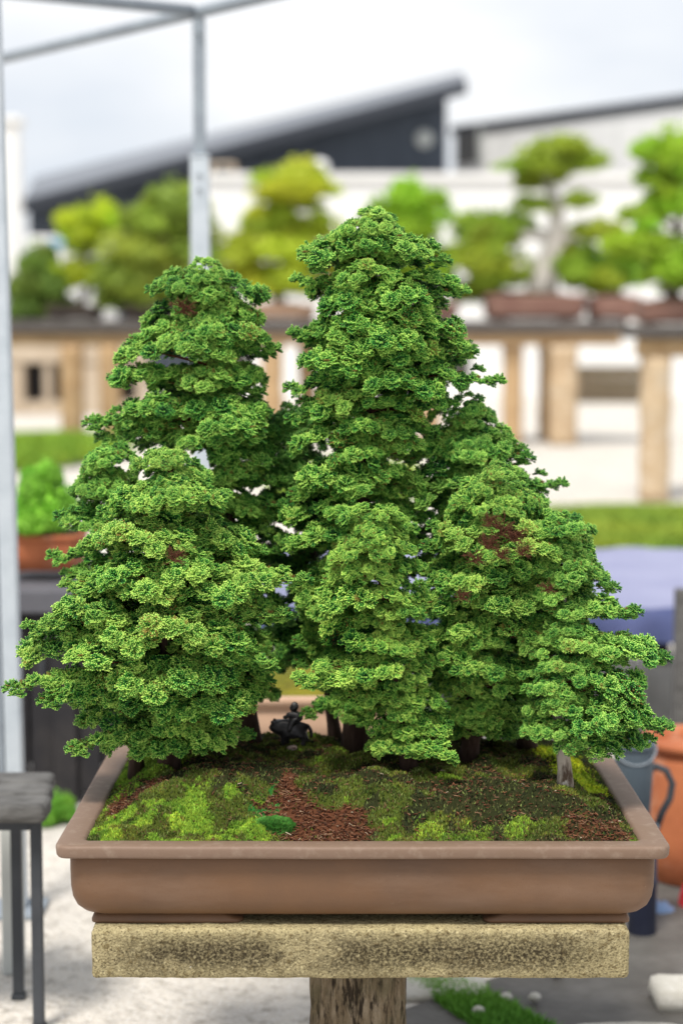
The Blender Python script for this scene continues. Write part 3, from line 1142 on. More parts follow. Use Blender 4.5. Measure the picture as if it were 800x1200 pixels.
bonsai('low hinoki at the front centre whose branches hang to the moss', base_at(478, 897), (437, 597),
       [(612, 402, 472), (635, 388, 492), (670, 380, 500), (710, 362, 505), (750, 352, 510), (790, 345, 522), (820, 385, 532), (850, 412, 538), (896, 432, 534)],
       2.52, GROUP, step=32, tips=[(338, 792), (540, 885)], trunk_r=.012, seed=9, tint=(1.14, 1.08, 1), depth=.66, holes=[(505, 770, 18, 26)])

# ------------------------------------------------------------------ figurine: an ox with a rider
def skin(name, verts, edges, m, parent, root=0, sub=2):
    me = bpy.data.meshes.new(name + '_rig')
    me.from_pydata([v[:3] for v in verts], edges, [])
    o = put(bpy.data.objects.new(name + '_rig', me))
    sm = o.modifiers.new('skin', 'SKIN')
    for i, v in enumerate(verts):
        r = v[3] if len(v) > 3 else .004
        me.skin_vertices[0].data[i].radius = (r, v[4] if len(v) > 4 else r)
        me.skin_vertices[0].data[i].use_root = (i == root)
    ss = o.modifiers.new('sub', 'SUBSURF')
    ss.levels = ss.render_levels = sub
    dg = bpy.context.evaluated_depsgraph_get()
    me2 = bpy.data.meshes.new_from_object(o.evaluated_get(dg))
    me2.name = name
    bpy.data.objects.remove(o)
    bpy.data.meshes.remove(me)
    for p in me2.polygons: p.use_smooth = True
    me2.materials.clear()
    if m: me2.materials.append(m)
    return put(bpy.data.objects.new(name, me2), parent)


fp = Gp(343, 873)
fig = empty('figurine', (fp.x, fp.y, fp.z))
tag(fig, 'small black cast figurine of a rider on an ox standing on the moss', 'figurine')
q = .00125     # metres per picture unit
ox = [(12, 0, 21, 8.5, 9.5), (0, 0, 20, 9, 10), (-10, 0, 21, 9, 10), (-17, -1, 23, 6.5, 7.5), (-23, -3, 24, 5, 5), (-28, -5, 20, 3.2, 3.2),
      (12, -5, 12, 4, 4), (14, -5, 6, 2.6, 2.6), (12, -5, 0, 2.6, 2.2), (14, 5, 12, 4, 4), (17, 5, 6, 2.6, 2.6), (15, 5, 0, 2.6, 2.2),
      (-10, -5, 11, 3.6, 3.6), (-12, -5, 5, 2.4, 2.4), (-11, -5, 0, 2.5, 2.2), (-7, 5, 11, 3.6, 3.6), (-6, 5, 5, 2.4, 2.4), (-7, 5, 0, 2.5, 2.2),
      (19, 0, 24, 2.2, 2.2), (22.5, 0, 18, 1.4, 1.4), (23, 0, 9, 1.8, 1.8),
      (-24, -7, 28, 1.4, 1.4), (-26, -9, 32, .7, .7), (-22, 2, 28.5, 1.4, 1.4), (-23, 5, 32.5, .7, .7)]
oe = [(0, 1), (1, 2), (2, 3), (3, 4), (4, 5), (0, 6), (6, 7), (7, 8), (0, 9), (9, 10), (10, 11), (2, 12), (12, 13), (13, 14), (2, 15), (15, 16), (16, 17), (0, 18), (18, 19), (19, 20), (4, 21), (21, 22), (4, 23), (23, 24)]
skin('ox', [(x * q, y * q, z * q, *[r * q * (1.3 if r > 5.5 else 1.15 if r > 1.5 else 1.8) for r in rr]) for x, y, z, *rr in ox], oe, M['figure'], fig)
rd = [(3, 0, 30, 5.5, 5.5), (2, 0, 36, 5.2, 4.2), (2, 0, 41, 5.8, 4), (2, -.5, 44.5, 2.2, 2.2), (1.6, -1, 49, 4.6, 4.6), (1.6, -1, 52, 3.0, 3.2),
      (-1, -6, 30, 3.2, 3.2), (-3, -8.5, 23, 2.4, 2.4), (-4, -9, 17, 1.9, 1.9), (-1, 6, 30, 3.2, 3.2), (-3, 8.5, 23, 2.4, 2.4), (-4, 9, 17, 1.9, 1.9),
      (-4, -3, 39, 2.2, 2.2), (-7.5, -4, 35, 1.7, 1.7), (-9, -3, 38, 1.5, 1.5), (8, -3, 39, 2.2, 2.2), (8.5, -5, 34, 1.7, 1.7), (4, -6, 32, 1.5, 1.5),
      (-1.2, -1, 54.5, .9, .9), (5.2, -1, 54.5, .9, .9), (2, -1, 58, 1.3, 1.3)]
re_ = [(0, 1), (1, 2), (2, 3), (3, 4), (4, 5), (0, 6), (6, 7), (7, 8), (0, 9), (9, 10), (10, 11), (2, 12), (12, 13), (13, 14), (2, 15), (15, 16), (16, 17), (5, 18), (5, 19), (5, 20)]
skin('rider', [(x * q * 1.25, y * q, (30 + (z - 30) * (.88 if z > 30 else 1)) * q, *[r * q * (1.3 if z > 44 else 1.75) for r in rr]) for x, y, z, *rr in rd], re_, M['figure'], fig)
M['pebble'] = mat('pink_pebble', (0.30, 0.22, 0.19), 0.85, 0.2, [(90, (0.42, 0.33, 0.29), 0.45, 0.65)], (90, .5, .003))


def pebble(name, loc, sx, sy, sz, m, parent=None, seed=0):
    b = MB()
    n, mm = 14, 8
    ls = []
    for i in range(mm + 1):
        e = -math.pi / 2 + math.pi * i / mm
        ls.append([((1 + .16 * mnoise.noise(Vector((math.cos(a) * 1.4, math.sin(a) * 1.4, e + seed)))) * sx * math.cos(e) * math.cos(a) + .0,
                    (1 + .16 * mnoise.noise(Vector((math.cos(a) * 1.4, math.sin(a) * 1.4, e + seed + 4)))) * sy * math.cos(e) * math.sin(a), sz * math.sin(e))
                   for a in [2 * math.pi * k / n for k in range(n)]])
    b.loops(ls, True)
    o = b.build(name, m, parent)
    o.location = loc
    return o


pp = Gp(343, 877)
tag(pebble('pebble', (pp.x, pp.y - .002, pp.z + .001), .009, .006, .0045, M['pebble']), 'small pinkish pebble at the feet of the black figurine', 'pebble')

# ================================================================== middle distance
M['steel'] = mat('galvanised_steel', (0.50, 0.55, 0.60), 0.5, 0.4, [(20, (0.42, 0.47, 0.52), 0.4, 0.7)], metal=0.0)
M['steel_dark'] = mat('grey_steel', (0.27, 0.31, 0.35), 0.5, 0.4, [(20, (0.22, 0.25, 0.29), 0.4, 0.7)])
M['dark_grey'] = mat('dark_grey_paint', (0.045, 0.05, 0.058), 0.6, 0.3, [(8, (0.065, 0.07, 0.08), 0.45, 0.7)])
M['grey_wood'] = mat('weathered_grey_wood', (0.125, 0.122, 0.118), 0.85, 0.2, [(14, (0.07, 0.068, 0.066), 0.45, 0.65, (1, 6, 6)), (5, (0.20, 0.197, 0.19), 0.5, 0.7)], (40, .5, .01, (1, 6, 6)))
M['pale_grey'] = mat('pale_grey_paint', (0.52, 0.54, 0.52), 0.6, 0.3, [(6, (0.44, 0.46, 0.45), 0.4, 0.7)])

# left display stand
ZT = P(30, 922, 3.17).z
c0 = P(-60, 900, 3.25)
st = empty('display_stand', (c0.x, 3.17, 0))
tag(st, 'weathered grey topped stand with steel legs at the lower left', 'display stand')
xl, xr = P(-260, 930, 3.2).x - c0.x, P(62, 930, 3.12).x - c0.x
for k in range(3):
    y0 = -.13 + k * .085
    MB().box((xl, y0, ZT - .034), (xr - .010 * k, y0 + .081, ZT)).build('plank', M['grey_wood'], st, .012, 3)
for lx, ly in [(x_ - (.062 if y_ > 0 else 0), y_) for x_ in (P(43, 1000, 3.09).x - c0.x, xl + .1) for y_ in (-.08, .07)]:
    for _ in (0,):
        lg = MB().box((lx - .0095, ly - .0095, .012), (lx + .0095, ly + .0095, ZT - .035)).build('leg', M['dark_grey'], st, .002)
        MB().box((lx - .0125, ly - .0125, 0), (lx + .0125, ly + .0125, .0115)).build('foot', M['dark_grey'], lg, .003)
MB().box((xl + .11, -.088, ZT - .055), (P(43, 1000, 3.09).x - c0.x - .010, -.072, ZT - .036)).build('rail', M['dark_grey'], st)
p = P(17, 1000, 3.4)
pole = MB()
pole.box((-.019, -.019, 0), (.019, .019, ZT - .056))
o = tag(pole.build('steel_post', M['pale_grey'], None, .003), 'short pale square post beneath the grey stand at the lower left', 'post')
o.location = (p.x, 3.38, 0)

# steel frame of the shade house
fr = empty('shade_frame', (P(233, 12, 5.2).x, 5.2, 0))
tag(fr, 'thin grey steel tube frame standing behind the left tall hinoki', 'metal frame')
fo = Vector(fr.location)
zt = P(233, 14, 5.2).z
zs = P(233, 185, 5.2).z
MB().box((-.017, -.017, zs), (.017, .017, zt - .018)).build('post', M['steel_dark'], fr, .003)
MB().box((-.026, -.026, 0), (.026, .026, zs - .001)).build('sleeve', M['steel'], fr, .004)
MB().box((-.029, -.029, zs - .0005), (.029, .029, zs + .006)).build('collar', M['steel'], fr, .003)
d1 = Vector((math.sin(R(-40)), math.cos(R(-40)), 0))
d2 = Vector((math.sin(R(60)), math.cos(R(60)), 0))
h = zt
MB().tube([Vector((0, 0, h)) - d1 * 2.2, Vector((0, 0, h)) + d1 * 3.2], .018, 10).build('beam', M['steel_dark'], fr)
MB().tube([Vector((0, 0, h + .002)) - d2 * 2.4, Vector((0, 0, h + .002)) - d2 * .019], .0165, 10).build('beam', M['steel_dark'], fr)
for bz in (zs - .05, zs - .09, zt - .06): MB().tube([(0, -.033, bz), (0, .033, bz)], .006, 8).build('bolt', M['steel_dark'], fr)
e = d1 * 3.2
MB().box((e.x - .02, e.y - .02, 0), (e.x + .02, e.y + .02, h - .02)).build('post', M['steel'], fr, .004)

# the closer pole at the left edge, bolted foot behind the stand
pl = P(17, 890, 3.75)
fp2 = empty('scaffold_pole', (pl.x, pl.y, 0))
tag(fp2, 'pale blue grey steel pole rising along the left edge of the view', 'pole')
MB().box((-.0135, -.0135, .012), (.0225, .0225, 3.2)).build('tube', M['steel'], fp2, .006, 3)
MB().box((-.026, -.016, .0125), (-.0138, .016, 3.2)).build('side_strip', M['steel_dark'], fp2, .003)  # darker strip along the left side of the pole
MB().box((-.06, -.06, 0), (.06, .06, .0119)).build('base_plate', M['steel_dark'], fp2, .003)
fp2.rotation_euler = (0, R(-.75), 0)

# leaves for the soft distant plants
M['garden_leaf'] = leaf_mat('garden_leaf', [(0, (.42, .45, .40)), (.5, (.9, .9, .9)), (1, (1.35, 1.3, 1.2))], trans=.3, rough=.6)


def cloud_pad(seed, n=1500, flat=.45):
    rg = np.random.default_rng(seed)
    lobes = [(rg.uniform(-.55, .55), rg.uniform(-.55, .55), rg.uniform(.35, .55)) for _ in range(7)] + [(0, 0, .6)]
    V, F, A = [], [], []
    for i in range(n):
        cx, cy, r = lobes[rg.integers(len(lobes))]
        u = rg.normal(0, 1, 3)
        u /= np.linalg.norm(u)
        if u[2] < 0: u[2] *= flat
        hh = 1 - .55 * (cx * cx + cy * cy)
        c = np.array([cx, cy, 0]) + u * r * np.array([1, 1, 1.25]) * rg.uniform(.7, 1.22)
        c[2] = c[2] * hh
        a = rg.normal(0, 1, 3) + u * .2
        a /= np.linalg.norm(a)
        b = np.cross(a, rg.normal(0, 1, 3))
        b /= np.linalg.norm(b)
        l, w = rg.uniform(.07, .20), rg.uniform(.035, .085)
        k = len(V)
        V += [c - a * l, c + b * w, c + a * l, c - b * w]
        F.append((k, k + 1, k + 2, k + 3))
        g = rg.uniform(.2, .8)
        A += [g, g, g + .15, g]
    return mesh_np('foliage_pad', np.array(V), np.array(F), M['garden_leaf'], {'age_shade': np.array(A), 'dead': np.zeros(len(V))}, smooth=False)


CP = [cloud_pad(i) for i in range(4)]
M['bg_bark'] = mat('grey_bark', (0.22, 0.19, 0.16), .9, .1, [(20, (.10, .08, .06), .45, .65, (1, 1, .3))], (30, .8, .02))
M['bg_bark_pale'] = mat('silver_deadwood', (0.55, 0.52, 0.48), .9, .1, [(14, (.30, .26, .22), .5, .68, (1, 1, .3))], (30, .8, .02))


def garden_bonsai(name, label, cat, trunk, pads, Y, tint, group, r0, bark='bg_bark', seed=0):
    """trunk: pixel points from the base up; pads: (px, py of pad centre, half width px, height px[, depth offset])"""
    rg = random.Random(seed)
    k = Y / 2133.0
    b0 = P(*trunk[0], Y)
    root = empty(name, b0)
    tag(root, label, cat, group)
    pts = []
    for i, (x, y) in enumerate(trunk):
        p = P(x, y, Y) - b0
        p.y += .12 * k * 60 * math.sin(i * 1.9)if i else 0
        pts.append(p)
    n = len(pts)
    b = MB()
    b.tube(pts, [r0 * (1 - .75 * i / max(1, n - 1)) for i in range(n)], 10)
    b.build('trunk', M[bark], root)
    full = []
    for q_ in pads:
        px, py, hw, hh = q_[:4]
        full.append((px, py, hw, hh, q_[4] if len(q_) > 4 else rg.uniform(-.6, .6) * hw * k))
        for _ in range(4):
            a, f = rg.uniform(0, 6.28), rg.uniform(.34, .64)
            full.append((px + math.cos(a) * hw * .85, py + math.sin(a) * hh * .55 + hh * .1, hw * f, hh * f * 1.1, rg.uniform(-.7, .7) * hw * k))
    for i_, (px, py, hw, hh, dy) in enumerate(full):
        o = put(bpy.data.objects.new('foliage_pad', rg.choice(CP)), root)
        c = P(px, py + hh * .25, Y) - b0
        c.y += dy
        o.location = c
        o.rotation_euler = (rg.uniform(-.15, .15), rg.uniform(-.15, .15), rg.uniform(0, 6.28))
        o.scale = (hw * k * 1.08, hw * k * 1.0, hh * k * 1.32)
        g = rg.uniform(1.45, 2.1)
        yl = rg.uniform(.85, 1.08)
        o.color = (tint[0] * g * yl, tint[1] * g, tint[2] * g, 1)
        best = min(pts, key=lambda t: (t - c).length)
        if i_ % 5 == 0 and (best - c).length > .05 * k * 100:
            lb = MB()
            lb.tube([best, best.lerp(c, .5) + Vector((0, 0, .03 * k * 60)), c], [r0 * .4, r0 * .3, r0 * .15], 6)
            lb.build('limb', M[bark], root)
    return root


def tray(label, px0, px1, py0, py1, Y, dep, m, name='bonsai_pot', cat='plant pot', group=None, taper=.08, fill=None):
    """tray pot: x from px0 to px1, rim at py0, foot at py1 (at distance Y)"""
    a, b_ = P(px0, py1, Y), P(px1, py0, Y)
    w, hgt = b_.x - a.x, b_.z - a.z
    root = empty(name, ((a.x + b_.x) / 2, Y + dep / 2, a.z))
    tag(root, label, cat, group)
    r = min(w, dep) * .12
    def lp(i, z): return rrect(-w / 2 + i, w / 2 - i, -dep / 2 + i, dep / 2 - i, r, z)
    e = .06 * hgt
    t = w * .04
    mb = MB()
    mb.loops([lp(t + w * taper * .6, hgt * .04), lp(w * taper * .5, hgt * .06), lp(w * taper * .25, hgt * .5), lp(t * .6, hgt * .82)], True, True, False)
    mb.build('body', m, root)
    mb = MB()
    mb.loops([lp(t * .7, hgt * .81), lp(0, hgt * .84), lp(0, hgt * .98), lp(t * .2, hgt), lp(t * 1.1, hgt), lp(t * 1.3, hgt * .7)], True)
    mb.build('rim', m, root)
    for sx_ in (-1, 1):
        for sy_ in (-1, 1):
            cx_, cy_ = sx_ * w * .33, sy_ * dep * .30
            MB().box((cx_ - w * .07, cy_ - dep * .07, 0), (cx_ + w * .07, cy_ + dep * .07, hgt * .105)).build('foot', m, root)
    sb = MB()
    gx, gy = 12, 8
    vs_ = []
    for j in range(gy + 1):
        for i in range(gx + 1):
            u, v = i / gx * 2 - 1, j / gy * 2 - 1
            vs_.append((u * (w / 2 - t), v * (dep / 2 - t), hgt * (.86 + .35 * (1 - u * u) * (1 - v * v)) + .02 * hgt * random.uniform(-1, 1)))
    sb.add(vs_, [(j * (gx + 1) + i, j * (gx + 1) + i + 1, (j + 1) * (gx + 1) + i + 1, (j + 1) * (gx + 1) + i) for j in range(gy) for i in range(gx)], True)
    sb.build('soil', fill or M['dark_soil'], root)
    return root


M['dark_soil'] = mat('dark_soil', (.05, .04, .03), .95, .1, [(30, (.09, .10, .03), .45, .65)], (40, .8, .02))
M['moss_fill'] = mat('olive_moss', (.13, .13, .018), .95, .1, [(9, (.20, .18, .02), .45, .6), (24, (.05, .05, .015), .5, .7)], (60, .8, .02))
M['beige_clay'] = mat('beige_clay', (.50, .33, .23), .7, .3, [(8, (.44, .28, .19), .4, .7)])
M['terracotta'] = mat('terracotta', (.44, .145, .06), .75, .25, [(6, (.33, .10, .045), .4, .65), (14, (.52, .26, .16), .55, .75)], (30, .2, .01))
M['brown_pot'] = mat('red_brown_pot', (.29, .165, .13), .7, .25, [(5, (.23, .12, .095), .4, .7)])
M['dark_pot'] = mat('dark_pot', (.055, .042, .036), .7, .25, [(5, (.085, .065, .055), .4, .7)])

# beige pot close behind the group, on its own stand
tray('beige clay tray of olive moss seen between the trunks behind the brown pot', 180, 470, 818, 880, 3.42, .42, M['beige_clay'], fill=M['moss_fill'], taper=.03)
bt = P(325, 880, 3.42)
bs_ = empty('display_stand', (bt.x, 3.63, 0))
tag(bs_, 'plain dark timber stand carrying the beige clay tray behind the brown pot', 'display stand')
MB().box((-.26, -.2, bt.z - .05), (.26, .2, bt.z - .001)).build('top', M['grey_wood'], bs_, .006)
MB().box((-.07, -.07, 0), (.07, .07, bt.z - .051)).build('leg', M['grey_wood'], bs_, .006)

# dark stand with a potted plant at the left
zt2 = P(60, 692, 4.62).z
ds = empty('display_stand', (P(60, 700, 4.7).x, 4.87, 0))
tag(ds, 'black timber cabinet stand under the terracotta pot at the left', 'display stand')
x0, x1 = P(-70, 690, 4.62).x - ds.location.x, P(215, 690, 4.62).x - ds.location.x
M['black_wood'] = mat('black_timber', (.022, .021, .024), .7, .25, [(10, (.04, .036, .036), .45, .7)])
M['slate_top'] = mat('slate_grey', (.10, .10, .115), .6, .3, [(7, (.14, .14, .155), .45, .7)])
for k in range(3):
    MB().box((x0, -.25 + k * .17, zt2 - .06), (x1, -.25 + k * .17 + .165, zt2)).build('plank', M['slate_top'], ds, .005)
for lx in (x0 + .02, (x0 + x1) / 2 - .03, x1 - .08):
    for ly in (-.23, .19):
        MB().box((lx, ly, 0), (lx + .06, ly + .05, zt2 - .061)).build('leg', M['black_wood'], ds, .004)
MB().box((x0 + .01, -.15, .17), (x1 - .01, .17, .21)).build('shelf', M['black_wood'], ds, .004)
dw = (x1 - x0 - .06) / 3
for k in range(3):
    dr = MB().box((x0 + .03 + dw * k + .004, -.212, .03), (x0 + .03 + dw * (k + 1) - .004, -.196, zt2 - .07)).build('door', M['black_wood'], ds, .003)
    MB().box((x0 + .03 + dw * k + .03, -.224, zt2 * .55), (x0 + .03 + dw * k + .042, -.2125, zt2 * .55 + .07)).build('handle', M['dark_grey'], dr, .002)
MB().box((x0 + .01, .175, .015), (x1 - .01, .189, zt2 - .062)).build('back_panel', M['black_wood'], ds)
kp = 4.78
tray('shallow terracotta pot on the black stand at the left', 5, 92, 628, 672, kp, .22, M['terracotta'])
garden_bonsai('potted_plant', 'fresh green bushy plant growing in the terracotta pot at the left', 'potted plant', [(48, 632), (44, 600), (50, 570)],
              [(48, 585, 38, 40, 0), (30, 600, 24, 26, -.05), (66, 592, 26, 34, .04), (50, 562, 24, 26, 0), (45, 606, 30, 20, -.08)], kp + .1, (.16, .34, .035), None, .018, seed=31)
# small plant on the ground, lower left
garden_bonsai('ground_plant', 'small leafy green plant on the gravel near the grey stand', 'plant', [(66, 972), (66, 950)],
              [(66, 945, 18, 24, 0), (58, 955, 14, 14, -.03), (74, 952, 14, 16, .03)], 4.45, (.12, .26, .03), None, .008, seed=32)

# low table draped in lilac cloth
M['lilac'] = mat('lilac_cloth', (.27, .28, .40), .9, .15, [(3, (.21, .22, .34), .4, .7)], (7, .4, .05))
M['blue_cloth'] = mat('blue_cloth', (.08, .095, .20), .9, .15, [(6, (.05, .065, .15), .4, .7)], (7, .4, .05))
tb0 = P(560, 720, 5.3)
zc = P(700, 712, 5.3).z
lt = empty('draped_table', (tb0.x + .3, 6.3, 0))
tag(lt, 'long low table draped in pale lilac cloth with a blue edge at the right', 'table')
lx0, lx1 = P(300, 712, 5.3).x - lt.location.x, P(960, 712, 5.3).x - lt.location.x
cb = MB()
gx, gy = 60, 24
vs_ = []
for j in range(gy + 1):
    for i in range(gx + 1):
        u, v = i / gx, j / gy
        vs_.append((lx0 + (lx1 - lx0) * u, -1.0 + 1.55 * v, zc + .012 * fbm(u * 7, v * 5, 3, 3)))
cb.add(vs_, [(j * (gx + 1) + i, j * (gx + 1) + i + 1, (j + 1) * (gx + 1) + i + 1, (j + 1) * (gx + 1) + i) for j in range(gy) for i in range(gx)], True)
cb.build('cloth_top', M['lilac'], lt)
cb = MB()
ls = []
for k, (dy, dz) in enumerate(((0, 0), (-.02, -.012), (-.03, -.05), (-.035, -.10))):
    ls.append([(lx0 + (lx1 - lx0) * i / gx, -1.001 + dy - .012 * k * math.sin(i * 1.3) * .6, zc + .012 * fbm(i / gx * 7, 0, 3, 3) + dz) for i in range(gx + 1)])
vs_ = [p for l in ls for p in l]
cb.add(vs_, [(j * (gx + 1) + i, (j + 1) * (gx + 1) + i, (j + 1) * (gx + 1) + i + 1, j * (gx + 1) + i + 1) for j in range(3) for i in range(gx)], True)
cb.build('cloth_edge', M['blue_cloth'], lt)
MB().box((lx0 + .02, -.98, zc - .06), (lx1 - .02, .53, zc - .025)).build('board', M['black_wood'], lt)
for lx in (lx0 + .1, (lx0 + lx1) / 2 + .62, lx1 - .1):
    for ly in (-.9, .46):
        MB().box((lx - .03, ly - .03, 0), (lx + .03, ly + .03, zc - .061)).build('leg', M['black_wood'], lt)
o = MB().box((-.022, -.022, 0), (.022, .022, P(800, 690, 4.9).z)).build('steel_post', M['grey_wood'], None, .004)
o.location = (P(800, 700, 4.9).x, 4.9, 0)
tag(o, 'short grey post in front of the lilac draped table at the right', 'post')

# right-hand clutter: bucket, barrel, jar, hose, cloths
Yr = 3.75
M['blue_grey'] = mat('blue_grey_plastic', (.075, .10, .125), .5, .3, [(8, (.10, .13, .155), .45, .7)])
M['navy'] = mat('navy_plastic', (.018, .022, .045), .5, .4, [(8, (.03, .035, .06), .45, .7)])
kr = Yr / 2133
jar_c = P(815, 1045, 4.0)
jar = empty('clay_jar', (jar_c.x, 4.0, 0))
tag(jar, 'big rust orange clay jar at the lower right behind the pot', 'jar')
k4 = 4.0 / 2133
zj0, zj1 = 0.0, P(800, 862, 4.0).z
H_ = zj1
jb = MB()
jb.lathe([(.10, 0), (.115, .01), (.118, H_ * .3), (.122, H_ * .6), (.120, H_ * .85), (.112, H_ * .93)], n=36)
jb.build('body', M['terracotta'], jar)
jb = MB()
jb.loops([[(r * math.cos(2 * math.pi * k / 36), r * math.sin(2 * math.pi * k / 36), z) for k in range(36)] for r, z in ((.111, H_ * .925), (.127, H_ * .94), (.128, H_ * .99), (.120, H_), (.105, H_ * .995), (.102, H_ * .9))], True)
jb.build('rim', M['terracotta'], jar)
bx = P(751, 1100, 3.6)
br = empty('barrel', (bx.x, 3.6, 0))
tag(br, 'narrow navy drum standing on the ground right of the stone slab', 'drum')
zb1 = P(751, 965, 3.6).z
MB().lathe([(.026, 0), (.029, .006), (.029, zb1 * .45), (.031, zb1 * .47), (.031, zb1 * .5), (.029, zb1 * .52), (.028, zb1 - .006), (.024, zb1)], n=28).build('body', M['navy'], br)
MB().lathe([(.029, zb1 - .012), (.032, zb1 - .011), (.032, zb1 - .003), (.029, zb1 - .0015)], n=28).build('lid', M['blue_grey'], br)
zk1 = P(740, 868, 3.6).z
bk = empty('bucket', (P(741, 960, 3.6).x, 3.6, zb1))
tag(bk, 'blue grey bucket sitting on the navy drum', 'bucket')
hb = zk1 - zb1
MB().lathe([(.030, .001), (.033, .004), (.041, hb * .9), (.0405, hb * .92)], n=28).build('body', M['blue_grey'], bk)
jb = MB()
jb.loops([[(r * math.cos(2 * math.pi * k / 28), r * math.sin(2 * math.pi * k / 28), z) for k in range(28)] for r, z in ((.0405, hb * .9), (.044, hb * .92), (.044, hb * .99), (.041, hb), (.038, hb * .9), (.03, hb * .1))], True)
jb.build('rim', M['blue_grey'], bk)
MB().tube([(.043 * math.cos(a), -.01 - .03 * math.sin(a), hb * .96 - .035 * math.sin(a)) for a in [math.pi * i / 12 for i in range(13)]], .0018, 6).build('handle', M['steel_dark'], bk)
hz = [P(x, y, 3.66) for x, y in ((757, 905), (768, 898), (780, 903), (787, 918), (784, 936), (775, 952), (768, 972))]
hb_ = MB()
hb_.tube([h_ - hz[0] for h_ in hz], .0075, 8)
o = hb_.build('hose', M['dark_grey'])
o.location = hz[0]
tag(o, 'bent grey hose end hanging beside the rust orange jar', 'hose')
M['red'] = mat('red_cloth', (.55, .03, .035), .8, .2, [(20, (.40, .02, .03), .45, .7)])
M['bluecl'] = mat('faded_blue_cloth', (.15, .22, .36), .8, .2, [(20, (.22, .30, .44), .45, .7)])
M['box'] = mat('yellowed_stone', (.20, .185, .12), .9, .15, [(9, (.30, .27, .15), .45, .7)])
# a stone kerb block with cloths on it
kb0, kb1 = P(748, 1092, 3.72), P(905, 1092, 3.72)
zk = kb0.z
kb = rough_block('kerb_block', kb0.x, kb1.x, 3.69, 3.86, 0, zk, M['box'], .03, .003, .012, frq=9)
tag(kb, 'yellowish stone block under the red and blue cloths at the lower right', 'stone block')


def crumple(name, loc, rx, ry, rz, m, label, seed):
    b = MB()
    n, mm = 22, 10
    ls = []
    for i in range(mm + 1):
        e = math.pi / 2 * (1 - i / mm)
        ls.append([(rx * math.cos(e) * math.cos(a) * (1 + .18 * mnoise.noise(Vector((math.cos(a) * 2, math.sin(a) * 2, e * 2 + seed)))),
                    ry * math.cos(e) * math.sin(a) * (1 + .18 * mnoise.noise(Vector((math.cos(a) * 2, math.sin(a) * 2, e * 2 + seed + 3)))),
                    max(0, rz * math.sin(e) * (1 + .35 * mnoise.noise(Vector((math.cos(a) * 3 * math.cos(e), math.sin(a) * 3 * math.cos(e), seed))))))
                   for a in [2 * math.pi * k / n for k in range(n)]])
    b.loops(ls, True)
    o = b.build(name, m)
    o.location = loc
    return tag(o, label, 'cloth')


c_ = P(772, 1085, 3.74)
crumple('cloth', (c_.x, 3.745, zk + .003), .042, .034, .055, M['bluecl'], 'crumpled faded blue cloth lying on the yellowish stone block', 1)
c_ = P(805, 1085, 3.78)
crumple('cloth', (c_.x + .028, 3.775, zk + .003), .050, .05, .115, M['red'], 'crumpled red cloth heaped on the yellowish stone block', 5)
# loose paving stones at the bottom right
for (xa, xb, ya, h_, lab, sd_) in ((768, 905, 1192, .048, 'pale stone block by the wet path at the lower right edge', 1), (690, 830, 1292, .05, 'flat pale stone lying at the bottom edge right of centre', 2)):
    g = PZ((xa + xb) / 2, ya, 0)
    g0, g1 = PZ(xa, ya, 0), PZ(xb, ya, 0)
    o = rough_block('paving_stone', g0.x, g1.x, g.y, g.y + (.10 if sd_ == 1 else .22), 0, h_, M['cement'], .02, .004, .014, frq=9)
    tag(o, lab, 'paving stone')
g0, g1 = PZ(455, 1176, 0), PZ(572, 1176, 0)
o = rough_block('paving_stone', g0.x, g1.x, g0.y, g0.y + .12, 0, .02, M['cement'], .02, .003, .008, frq=9)
tag(o, 'thin pale paving slab on the ground just right of the wooden post', 'paving stone')
for i, (x, y) in enumerate(((593, 1180), (626, 1180), (652, 1150), (560, 1196))):
    g = PZ(x, y, 0)
    o = pebble('pebble', (g.x, g.y, .018), .012, .010, .009, M['white_stone'] if 'white_stone' in M else M['cement'], None, i)
    tag(o, ('white pebble on the wet path, left of a close pair', 'white pebble on the wet path, right of a close pair', 'white pebble farthest back on the wet path', 'white pebble nearest the grass strip')[i], 'pebble', 'white pebbles on the wet path')

# grass
M['grass'] = attr_mat('grass_blades', .7, .25)


def grass_patch(name, poly, n, hgt, label, col, mound=0.0, w=.004):
    pts = [PZ(x, y, 0) for x, y in poly]
    xs_, ys_ = [p.x for p in pts], [p.y for p in pts]
    cx, cy = sum(xs_) / len(pts), sum(ys_) / len(pts)
    V, F, T = [], [], []
    def inside(x, y):
        c = False
        for i in range(len(pts)):
            a, b = pts[i], pts[i - 1]
            if (a.y > y) != (b.y > y) and x < (b.x - a.x) * (y - a.y) / (b.y - a.y) + a.x: c = not c
        return c
    done = 0
    while done < n:
        x, y = random.uniform(min(xs_), max(xs_)), random.uniform(min(ys_), max(ys_))
        if not inside(x, y): continue
        done += 1
        z = mound * max(0, 1 - ((x - cx) / (max(xs_) - min(xs_)) * 2) ** 2) * max(0, 1 - ((y - cy) / (max(ys_) - min(ys_)) * 2) ** 2)
        a = random.uniform(0, 3.14)
        hh = hgt * random.uniform(.5, 1.3)
        lx, ly = random.gauss(0, hh * .45), random.gauss(0, hh * .45)
        k = len(V)
        V += [(x - w * math.cos(a), y - w * math.sin(a), z), (x + w * math.cos(a), y + w * math.sin(a), z), (x + lx, y + ly, z + hh)]
        F.append((k, k + 1, k + 2))
        patch = .5 + .5 * fbm(x * 2.5 / (1 + mound * 5), y * 2.5, 4, 2)
        c = np.array(col) * random.uniform(.75, 1.25) * (.75 + .5 * patch) * np.array([1 + .5 * (patch - .5), 1, 1])
        T += [c * .9, c * .9, c * 1.1]
    o = put(bpy.data.objects.new(name, mesh_np(name, np.array(V), np.array(F), M['grass'], {'tone': np.array(T)}, smooth=False)))
    return tag(o, label, 'grass', kind='stuff')


